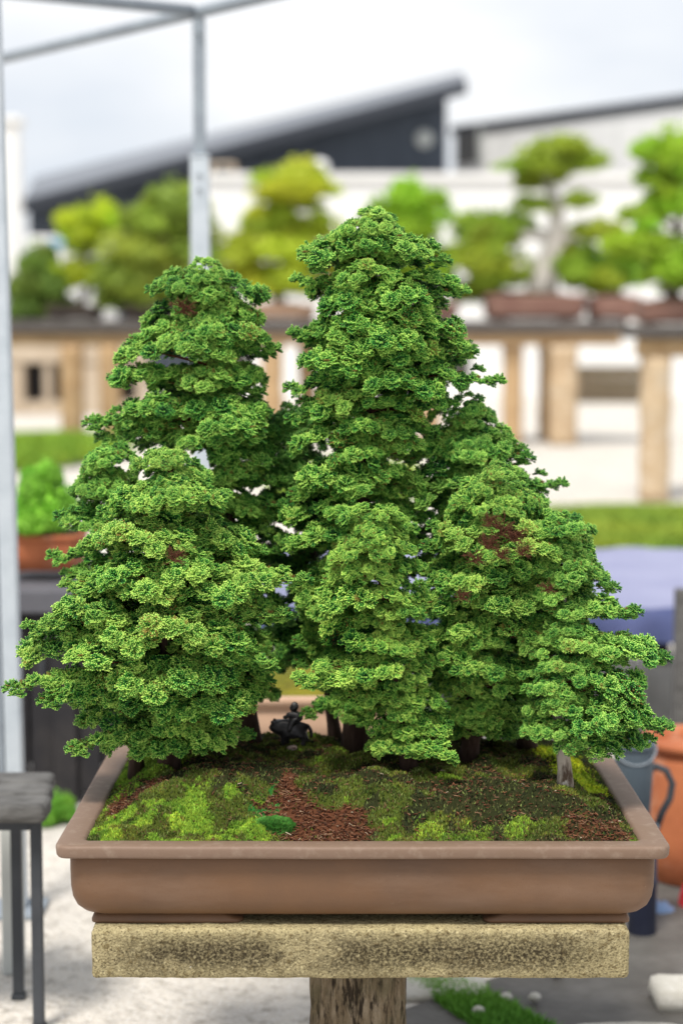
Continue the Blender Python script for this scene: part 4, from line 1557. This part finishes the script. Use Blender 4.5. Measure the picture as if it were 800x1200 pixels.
grass_patch('grass', [(476, 1151), (520, 1151), (585, 1178), (650, 1215), (590, 1230), (530, 1190)], 9000, .022, 'strip of short green grass beside the wooden post', (.13, .30, .035))
grass_patch('grass', [(560, 622), (700, 602), (1000, 602), (1000, 658), (690, 652), (560, 646)], 30000, .07, 'green grass bank below the near bench at the right', (.24, .34, .04), .07, .020)
grass_patch('grass', [(-60, 530), (20, 520), (140, 522), (150, 536), (60, 552), (-60, 560)], 14000, .12, 'patch of green grass behind the potted plant at the left', (.22, .36, .035), .1, .035)
grass_patch('grass', [(320, 560), (480, 556), (480, 590), (320, 592)], 9000, .12, 'patch of green grass seen between the two tall trees', (.26, .38, .05), .1, .035)

# ================================================================== benches and bonsai in the garden
M['bench_top'] = mat('dark_bench_top', (.095, .085, .08), .85, .15, [(3, (.14, .125, .115), .45, .7, (1, 5, 5))])
M['sandstone'] = mat('sandstone', (.50, .34, .19), .9, .1, [(3, (.40, .26, .14), .42, .65), (9, (.58, .44, .29), .55, .75)], (12, .5, .03))
M['sandstone_pale'] = mat('pale_sandstone', (.55, .42, .28), .9, .1, [(3, (.44, .31, .19), .42, .65), (9, (.66, .57, .45), .52, .72)], (12, .5, .03))
YB = 21.0
kB = YB / 2133


def bench(label, Y, px0, px1, zt_, th, dep, posts, planks=3):
    a, b_ = P(px0, 380, Y), P(px1, 380, Y)
    root = empty('display_bench', ((a.x + b_.x) / 2, Y + dep / 2, 0))
    tag(root, label, 'bench', 'stone legged display benches')
    w = (b_.x - a.x) / 2
    for k in range(planks):
        y0 = -dep / 2 + dep / planks * k
        MB().box((-w + .02 * k, y0, zt_ - th), (w - .03 * k, y0 + dep / planks - .03, zt_)).build('plank', M['bench_top'], root, .02)
    MB().box((-w + .05, -dep / 2 + .10, zt_ - th - .14), (w - .05, -dep / 2 + .26, zt_ - th - .002)).build('beam', M['sandstone'], root, .02)
    for px, wd, dy, mm_ in posts:
        X = P(px, 420, Y + dy).x - root.location.x
        hw = wd * (Y + dy) / 2133 / 2
        b = MB()
        ls = []
        zz = zt_ - th - (.142 if dy < .3 else .003)
        for i in range(14):
            z = zz * i / 13
            rr = hw * (1 + .13 * mnoise.noise(Vector((px, z * 5, 1))))
            ls.append([(X + rr * (1 + .05 * mnoise.noise(Vector((k, z * 5, px)))) * math.copysign(abs(math.cos(a_)) ** .8, math.cos(a_)), -dep / 2 + .18 + dy + rr * math.copysign(abs(math.sin(a_)) ** .8, math.sin(a_)), z)
                       for k, a_ in enumerate([2 * math.pi * t / 20 for t in range(20)])])
        b.loops(ls, True, True, True)
        b.build('leg', M[mm_], root)
    return root


zB = P(400, 375, YB).z
bench('long dark topped display bench with sandstone legs across the garden', YB, -60, 735, zB, .15, 1.3,
      [(82, 27, 0, 'sandstone'), (127, 25, 0, 'sandstone'), (318, 26, 0, 'sandstone'), (360, 22, .9, 'sandstone'), (505, 24, 0, 'sandstone'), (602, 24, .1, 'sandstone'), (642, 18, 1.0, 'sandstone'), (662, 34, -.05, 'sandstone_pale'), (-20, 26, 0, 'sandstone')])
YN = 13.5
bench('nearer display bench on a thick pale sandstone leg at the right edge', YN, 742, 1100, P(400, 380, YN).z, .10, .9,
      [(773, 36, 0, 'sandstone_pale'), (1040, 36, 0, 'sandstone_pale')])
G2 = 'garden bonsai on the far benches'
G3 = 'pots on the far benches'
tray('long red brown pot below the flat topped pine on the far bench', 568, 690, 345, 374.4, YB + .1, .8, M['brown_pot'], group=G3)
tray('reddish pot at the right end of the far bench', 693, 752, 347, 374.4, YB + .15, .7, M['brown_pot'], group=G3)
tray('brown pot on the nearer bench at the right edge', 752, 850, 352, 379.4, YN + .1, .5, M['brown_pot'], group=G3)
tray('small dark pot on the far bench under the dark green cone', 52, 115, 358, 374.4, YB + .1, .7, M['dark_pot'], group=G3)
tray('low dark pot on the far bench under the layered olive tree', 140, 225, 357, 374.4, YB + .1, .7, M['dark_pot'], group=G3)
tray('low pale pot on the far bench under the golden tree', 285, 370, 356, 374.4, YB + .1, .7, M['beige_clay'], group=G3)
tray('low brown pot on the far bench hidden behind the tallest hinoki', 440, 540, 354, 374.4, YB + .1, .7, M['brown_pot'], group=G3)
yb = YB + .5
garden_bonsai('garden_bonsai', 'dark green cone shaped bonsai at the far left of the bench', 'bonsai tree', [(60, 362), (52, 335), (48, 305)],
              [(46, 305, 22, 26), (36, 330, 24, 28), (60, 330, 24, 26), (42, 358, 30, 28), (22, 372, 14, 20), (64, 352, 20, 22)], yb, (.13, .19, .03), G2, .07, seed=1)
garden_bonsai('garden_bonsai', 'bright green round headed bonsai left of the olive layered one', 'bonsai tree', [(92, 360), (104, 335), (98, 310), (106, 280)],
              [(106, 262, 36, 36), (105, 275, 26, 16), (88, 318, 24, 26), (116, 322, 20, 24)], yb, (.29, .37, .02), G2, .06, seed=2)
garden_bonsai('garden_bonsai', 'broad layered olive green bonsai behind the frame post', 'bonsai tree', [(180, 360), (172, 330), (190, 290), (196, 250)],
              [(205, 236, 34, 30), (180, 258, 36, 26), (222, 268, 36, 28), (165, 290, 40, 28), (205, 300, 46, 28), (150, 322, 34, 26), (190, 330, 44, 26), (232, 322, 28, 26), (140, 345, 22, 20), (172, 350, 40, 18)], yb, (.23, .29, .045), G2, .08, seed=3)
garden_bonsai('garden_bonsai', 'golden yellow green tiered bonsai left of the tallest hinoki', 'bonsai tree', [(325, 360), (330, 320), (345, 280), (345, 230)],
              [(346, 210, 42, 26), (345, 224, 46, 18), (315, 258, 30, 24), (365, 265, 34, 26), (295, 285, 36, 26), (345, 292, 42, 24), (290, 318, 34, 22), (335, 326, 42, 24), (380, 305, 26, 24)], yb, (.33, .37, .035), G2, .08, seed=4)
garden_bonsai('garden_bonsai', 'green dome headed bonsai half hidden by the tallest hinoki top', 'bonsai tree', [(490, 358), (485, 320), (480, 270)],
              [(480, 243, 42, 36), (478, 262, 40, 20), (455, 300, 30, 26), (510, 300, 28, 28), (485, 325, 36, 24)], yb, (.23, .34, .025), G2, .07, seed=5)
garden_bonsai('garden_bonsai', 'flat topped old pine bonsai with a pale leaning trunk', 'bonsai tree', [(632, 350), (640, 318), (652, 280), (650, 240), (640, 205)],
              [(642, 184, 52, 32), (642, 196, 46, 14), (600, 262, 42, 26), (568, 265, 32, 26), (560, 300, 34, 30), (595, 312, 40, 30), (560, 338, 26, 22), (700, 268, 26, 18), (682, 300, 34, 28), (700, 325, 30, 22), (675, 235, 22, 14), (625, 238, 22, 14)], yb, (.23, .30, .03), G2, .20, 'bg_bark_pale', seed=6)
garden_bonsai('garden_bonsai', 'light green spreading bonsai at the right edge on the nearer bench', 'bonsai tree', [(790, 356), (782, 325), (795, 270), (790, 215)],
              [(785, 176, 40, 34), (770, 205, 34, 18), (795, 235, 42, 26), (760, 248, 24, 20), (765, 288, 48, 26), (800, 300, 44, 26), (790, 318, 42, 24), (740, 290, 26, 20)], YN + .35, (.25, .37, .03), G2, .07, seed=7)
garden_bonsai('garden_bonsai', 'small green bushy bonsai in the reddish pot at the bench end', 'bonsai tree', [(722, 352), (725, 330), (718, 300)],
              [(716, 300, 26, 26), (705, 322, 24, 24), (738, 318, 26, 24)], yb + .1, (.17, .30, .03), G2, .06, seed=8)

# ================================================================== buildings
M['white_wall'] = mat('white_render', (.80, .80, .79), .85, .2, [(1.2, (.74, .74, .73), .4, .7)])
M['beige_wall'] = mat('beige_wall', (.52, .43, .33), .9, .15, [(1.5, (.44, .35, .26), .4, .7)])
M['dark_wall'] = mat('slate_cladding', (.050, .062, .082), .6, .3, [(.8, (.062, .075, .098), .4, .7)])
M['roof_top'] = mat('light_metal_roof', (.17, .185, .21), .6, .3, [(.6, (.13, .142, .165), .4, .7)])
M['dark_trim'] = mat('dark_trim', (.032, .037, .048), .6, .3)
M['glass_dark'] = mat('dark_window', (.05, .045, .04), .25, .5)
# long dark shed with a sloping roof
YS = 46.0
sh = empty('dark_shed', (P(280, 400, YS).x, YS, 0))
tag(sh, 'long dark grey shed with a single sloping roof rising to the right', 'shed')
so = Vector(sh.location)
tl, tr = P(34, 246, YS) - so, P(523, 112, YS) - so
wd_ = MB()
D = 9.0
wd_.add([(tl.x, 0, 0), (tr.x, 0, 0), (tr.x, 0, tr.z), (tl.x, 0, tl.z), (tl.x, D, 0), (tr.x, D, 0), (tr.x, D, tr.z + 1.2), (tl.x, D, tl.z + 1.2)],
        [(0, 1, 2, 3), (1, 5, 6, 2), (5, 4, 7, 6), (4, 0, 3, 7), (3, 2, 6, 7)])
wd_.build('wall', M['dark_wall'], sh)
nP = 16
pm = None
for i in range(nP):        # cladding panels, slightly proud of the wall
    xa, xb = tl.x + (tr.x - tl.x) * i / nP + .015, tl.x + (tr.x - tl.x) * (i + 1) / nP - .015
    za, zb_ = [tl.z + (tr.z - tl.z) * (x - tl.x) / (tr.x - tl.x) - .05 for x in (xa, xb)]
    b = MB()
    b.add([(xa, -.03, .1), (xb, -.03, .1), (xb, -.03, zb_), (xa, -.03, za), (xa, .0, .1), (xb, .0, .1), (xb, .0, zb_), (xa, .0, za)],
          [(0, 1, 2, 3), (1, 5, 6, 2), (3, 2, 6, 7), (4, 0, 3, 7), (0, 4, 5, 1)])
    b.build('panel', M['dark_wall'], sh)
el, er = P(27, 236, YS - .9) - so, P(547, 96, YS - .9) - so
bl, br_ = P(40, 208, YS + 10) - so, P(541, 84, YS + 10) - so
th = .05


def slab4(q4, t_):
    b = MB()
    b.add([tuple(v) for v in q4] + [(v.x, v.y, v.z - t_) for v in q4], [(0, 1, 2, 3), (7, 6, 5, 4), (0, 4, 5, 1), (1, 5, 6, 2), (2, 6, 7, 3), (3, 7, 4, 0)])
    return b


slab4((el + Vector((0, .05, .0)), er + Vector((0, .05, 0)), br_, bl), .2).build('roof', M['roof_top'], sh)
f0, f1 = el + Vector((0, 0, .04)), er + Vector((0, 0, .04))
b = MB()
b.add([tuple(f0), tuple(f1), (f1.x, f1.y, f1.z - .32), (f0.x, f0.y, f0.z - .32)] + [(v[0], v[1] + .045, v[2]) for v in (f0, f1, (f1.x, f1.y, f1.z - .32), (f0.x, f0.y, f0.z - .32))],
      [(3, 2, 1, 0), (4, 5, 6, 7), (0, 1, 5, 4), (1, 2, 6, 5), (2, 3, 7, 6), (3, 0, 4, 7)])
b.build('fascia', M['dark_trim'], sh)
vp = P(497, 163, YS) - so
MB().lathe([(.001, 0), (.2, 0), (.22, .03), (.22, .06), (.001, .07)], n=24).build('vent', M['pale_grey'], sh)
vo = [c for c in sh.children if c.name.startswith('vent')][0]
vo.rotation_euler = (R(90), 0, 0)
vo.location = (vp.x, -.031, vp.z)
for px in range(90, 500, 60):
    w0, w1 = P(px, 300, YS) - so, P(px + 26, 322, YS) - so
    MB().box((w0.x, -.06, w1.z), (w1.x, -.031, w0.z)).build('window', M['glass_dark'], sh)
# white hall behind, receding
hA, hB = P(531, 400, 57), P(950, 400, 46.5)
zhall = P(800, 116, P(800, 400, 48.7).y).z
wh = empty('white_hall', (hA.x, hA.y, 0))
tag(wh, 'white walled hall with a thin dark roof edge behind the flat topped pine', 'hall')
u = Vector((hB.x - hA.x, hB.y - hA.y, 0))
un = u.normalized()
vn = Vector((-un.y, un.x, 0))
if vn.y < 0: vn = -vn


def obox(root, name, a, b, d0, d1, z0, z1, m):
    q4 = [un * a + vn * d0, un * b + vn * d0, un * b + vn * d1, un * a + vn * d1]
    bb_ = MB()
    bb_.add([(p.x, p.y, z0) for p in q4] + [(p.x, p.y, z1) for p in q4], [(3, 2, 1, 0), (4, 5, 6, 7), (0, 1, 5, 4), (1, 2, 6, 5), (2, 3, 7, 6), (3, 0, 4, 7)])
    return bb_.build(name, m, root)


Lw = u.length
obox(wh, 'wall', 0, Lw, 0, 10, 0, zhall - .02, M['white_wall'])
obox(wh, 'roof', -.1, Lw + .3, -.08, 10.4, zhall, zhall + .26, M['dark_trim'])
zwin0, zwin1 = P(550, 190, 56).z, P(550, 150, 56).z
obox(wh, 'window', .1, 1.15, -.07, -.002, zwin0, zwin1, M['glass_dark'])
obox(wh, 'window_frame', 1.16, 1.28, -.09, -.002, zwin0 - .05, zwin1 + .05, M['pale_grey'])
for k in range(1, 6): obox(wh, 'wall_joint', Lw * k / 6 - .02, Lw * k / 6 + .02, -.012, -.001, .1, zhall - .1, M['pale_grey'])
# low white store
ls_ = empty('white_store', (P(420, 400, 40).x, 40, 0))
tag(ls_, 'low white store with a flat roof below the dark shed', 'shed')
xa, xb = P(238, 300, 40).x - ls_.location.x, P(930, 300, 40).x - ls_.location.x
zl = P(420, 203, 40).z
MB().box((xa, 0, 0), (xb, 3, zl - .14)).build('wall', M['white_wall'], ls_)
MB().box((xa - .1, -.12, zl - .138), (xb + .1, 3.1, zl)).build('roof', M['white_wall'], ls_)
for px0_, px1_ in ((262, 292), (420, 450), (520, 550)):
    w0, w1 = P(px0_, 420, 40).x - ls_.location.x, P(px1_, 440, 40).x - ls_.location.x
    MB().box((w0, -.03, .35), (w1, -.001, 1.0)).build('window', M['glass_dark'], ls_)
vb = empty('roof_vent', (P(262, 212, 41).x, 41, zl))
tag(vb, 'small beige vent box on the roof of the white store by the frame post', 'vent')
MB().box((-.28, -.2, 0), (.28, .2, .30)).build('box', M['beige_wall'], vb, .02)
MB().box((-.20, -.23, .07), (.20, -.201, .23)).build('grille', M['glass_dark'], vb)
vb = empty('roof_vent', (P(374, 194, 41).x, 41, zl))
tag(vb, 'white rounded vent on the roof of the store above the golden bonsai', 'vent')
MB().lathe([(.10, 0), (.10, .12), (.20, .14), (.22, .24), (.18, .34), (.06, .40)], n=20).build('cowl', M['white_wall'], vb)
# low beige wall behind the far bench
bw = empty('garden_wall', (P(140, 450, 30).x, 30, 0))
tag(bw, 'low beige garden wall with dark openings behind the far bench', 'wall')
xa, xb = P(-120, 450, 30).x - bw.location.x, P(172, 450, 30).x - bw.location.x
zw = P(100, 402, 30).z
ops = [(28, 52), (60, 76), (140, 160)]
edges = [xa] + [P(x, 450, 30).x - bw.location.x for o_ in ops for x in o_] + [xb]
for i in range(0, len(edges), 2):
    MB().box((edges[i], 0, 0), (edges[i + 1], .3, zw - .33)).build('pier', M['beige_wall'], bw)
MB().box((xa, -.04, zw - .328), (xb, .34, zw)).build('coping', M['beige_wall'], bw, .02)
MB().box((xa, .32, 0), (xb, .36, zw - .33)).build('backing', M['black_wood'], bw)
for i in range(1, len(edges) - 1, 2):
    MB().box((edges[i] + .002, .02, 0), (edges[i + 1] - .002, .28, .22)).build('sill', M['beige_wall'], bw)
# brown timber stack, right
ts = empty('timber_stack', (P(715, 425, 36).x, 36, 0))
tag(ts, 'stack of brown timber seen under the far bench at the right', 'timber')
for i in range(4):
    for j in range(3):
        MB().box((-.75 + .02 * j, -.3 + i * .2, .01 + j * .24), (.75 - .03 * i, -.12 + i * .2, .23 + j * .24), 0, .006).build('plank', M['timber'] if 'timber' in M else M['log'], ts)
# white column and container at the left
wc = empty('white_column', (P(12, 300, 32).x, 32, 0))
tag(wc, 'white column with a capped top at the far left', 'column')
zc_ = P(15, 138, 32).z
MB().box((-.2, -.2, 0), (.2, .2, zc_ - .12)).build('shaft', M['white_wall'], wc, .02)
MB().box((-.27, -.27, zc_ - .118), (.27, .27, zc_)).build('cap', M['white_wall'], wc, .02)
M['blue_paint'] = mat('blue_paint', (.06, .25, .45), .5, .4)
vn_ = empty('container', (P(80, 300, 38).x, 38, 0))
tag(vn_, 'white container with a blue stripe in front of the dark shed', 'container')
z0_, z1_ = P(80, 400, 38).z - .9, P(80, 276, 38).z
xa, xb = P(30, 300, 38).x - vn_.location.x, P(122, 300, 38).x - vn_.location.x
MB().box((xa, 0, .15), (xb, 2.2, z1_)).build('body', M['white_wall'], vn_, .03)
MB().box((xa + .5, -.02, P(80, 290, 38).z), (xb - .02, -.001, P(80, 281, 38).z)).build('stripe', M['blue_paint'], vn_)
MB().box((xa, .1, 0), (xb, 2.1, .149)).build('skid', M['dark_trim'], vn_)
for k in range(1, 6):
    xx = xa + (xb - xa) * k / 6
    MB().box((xx - .02, -.025, .2), (xx + .02, -.0005, P(80, 292, 38).z)).build('rib', M['pale_grey'], vn_)
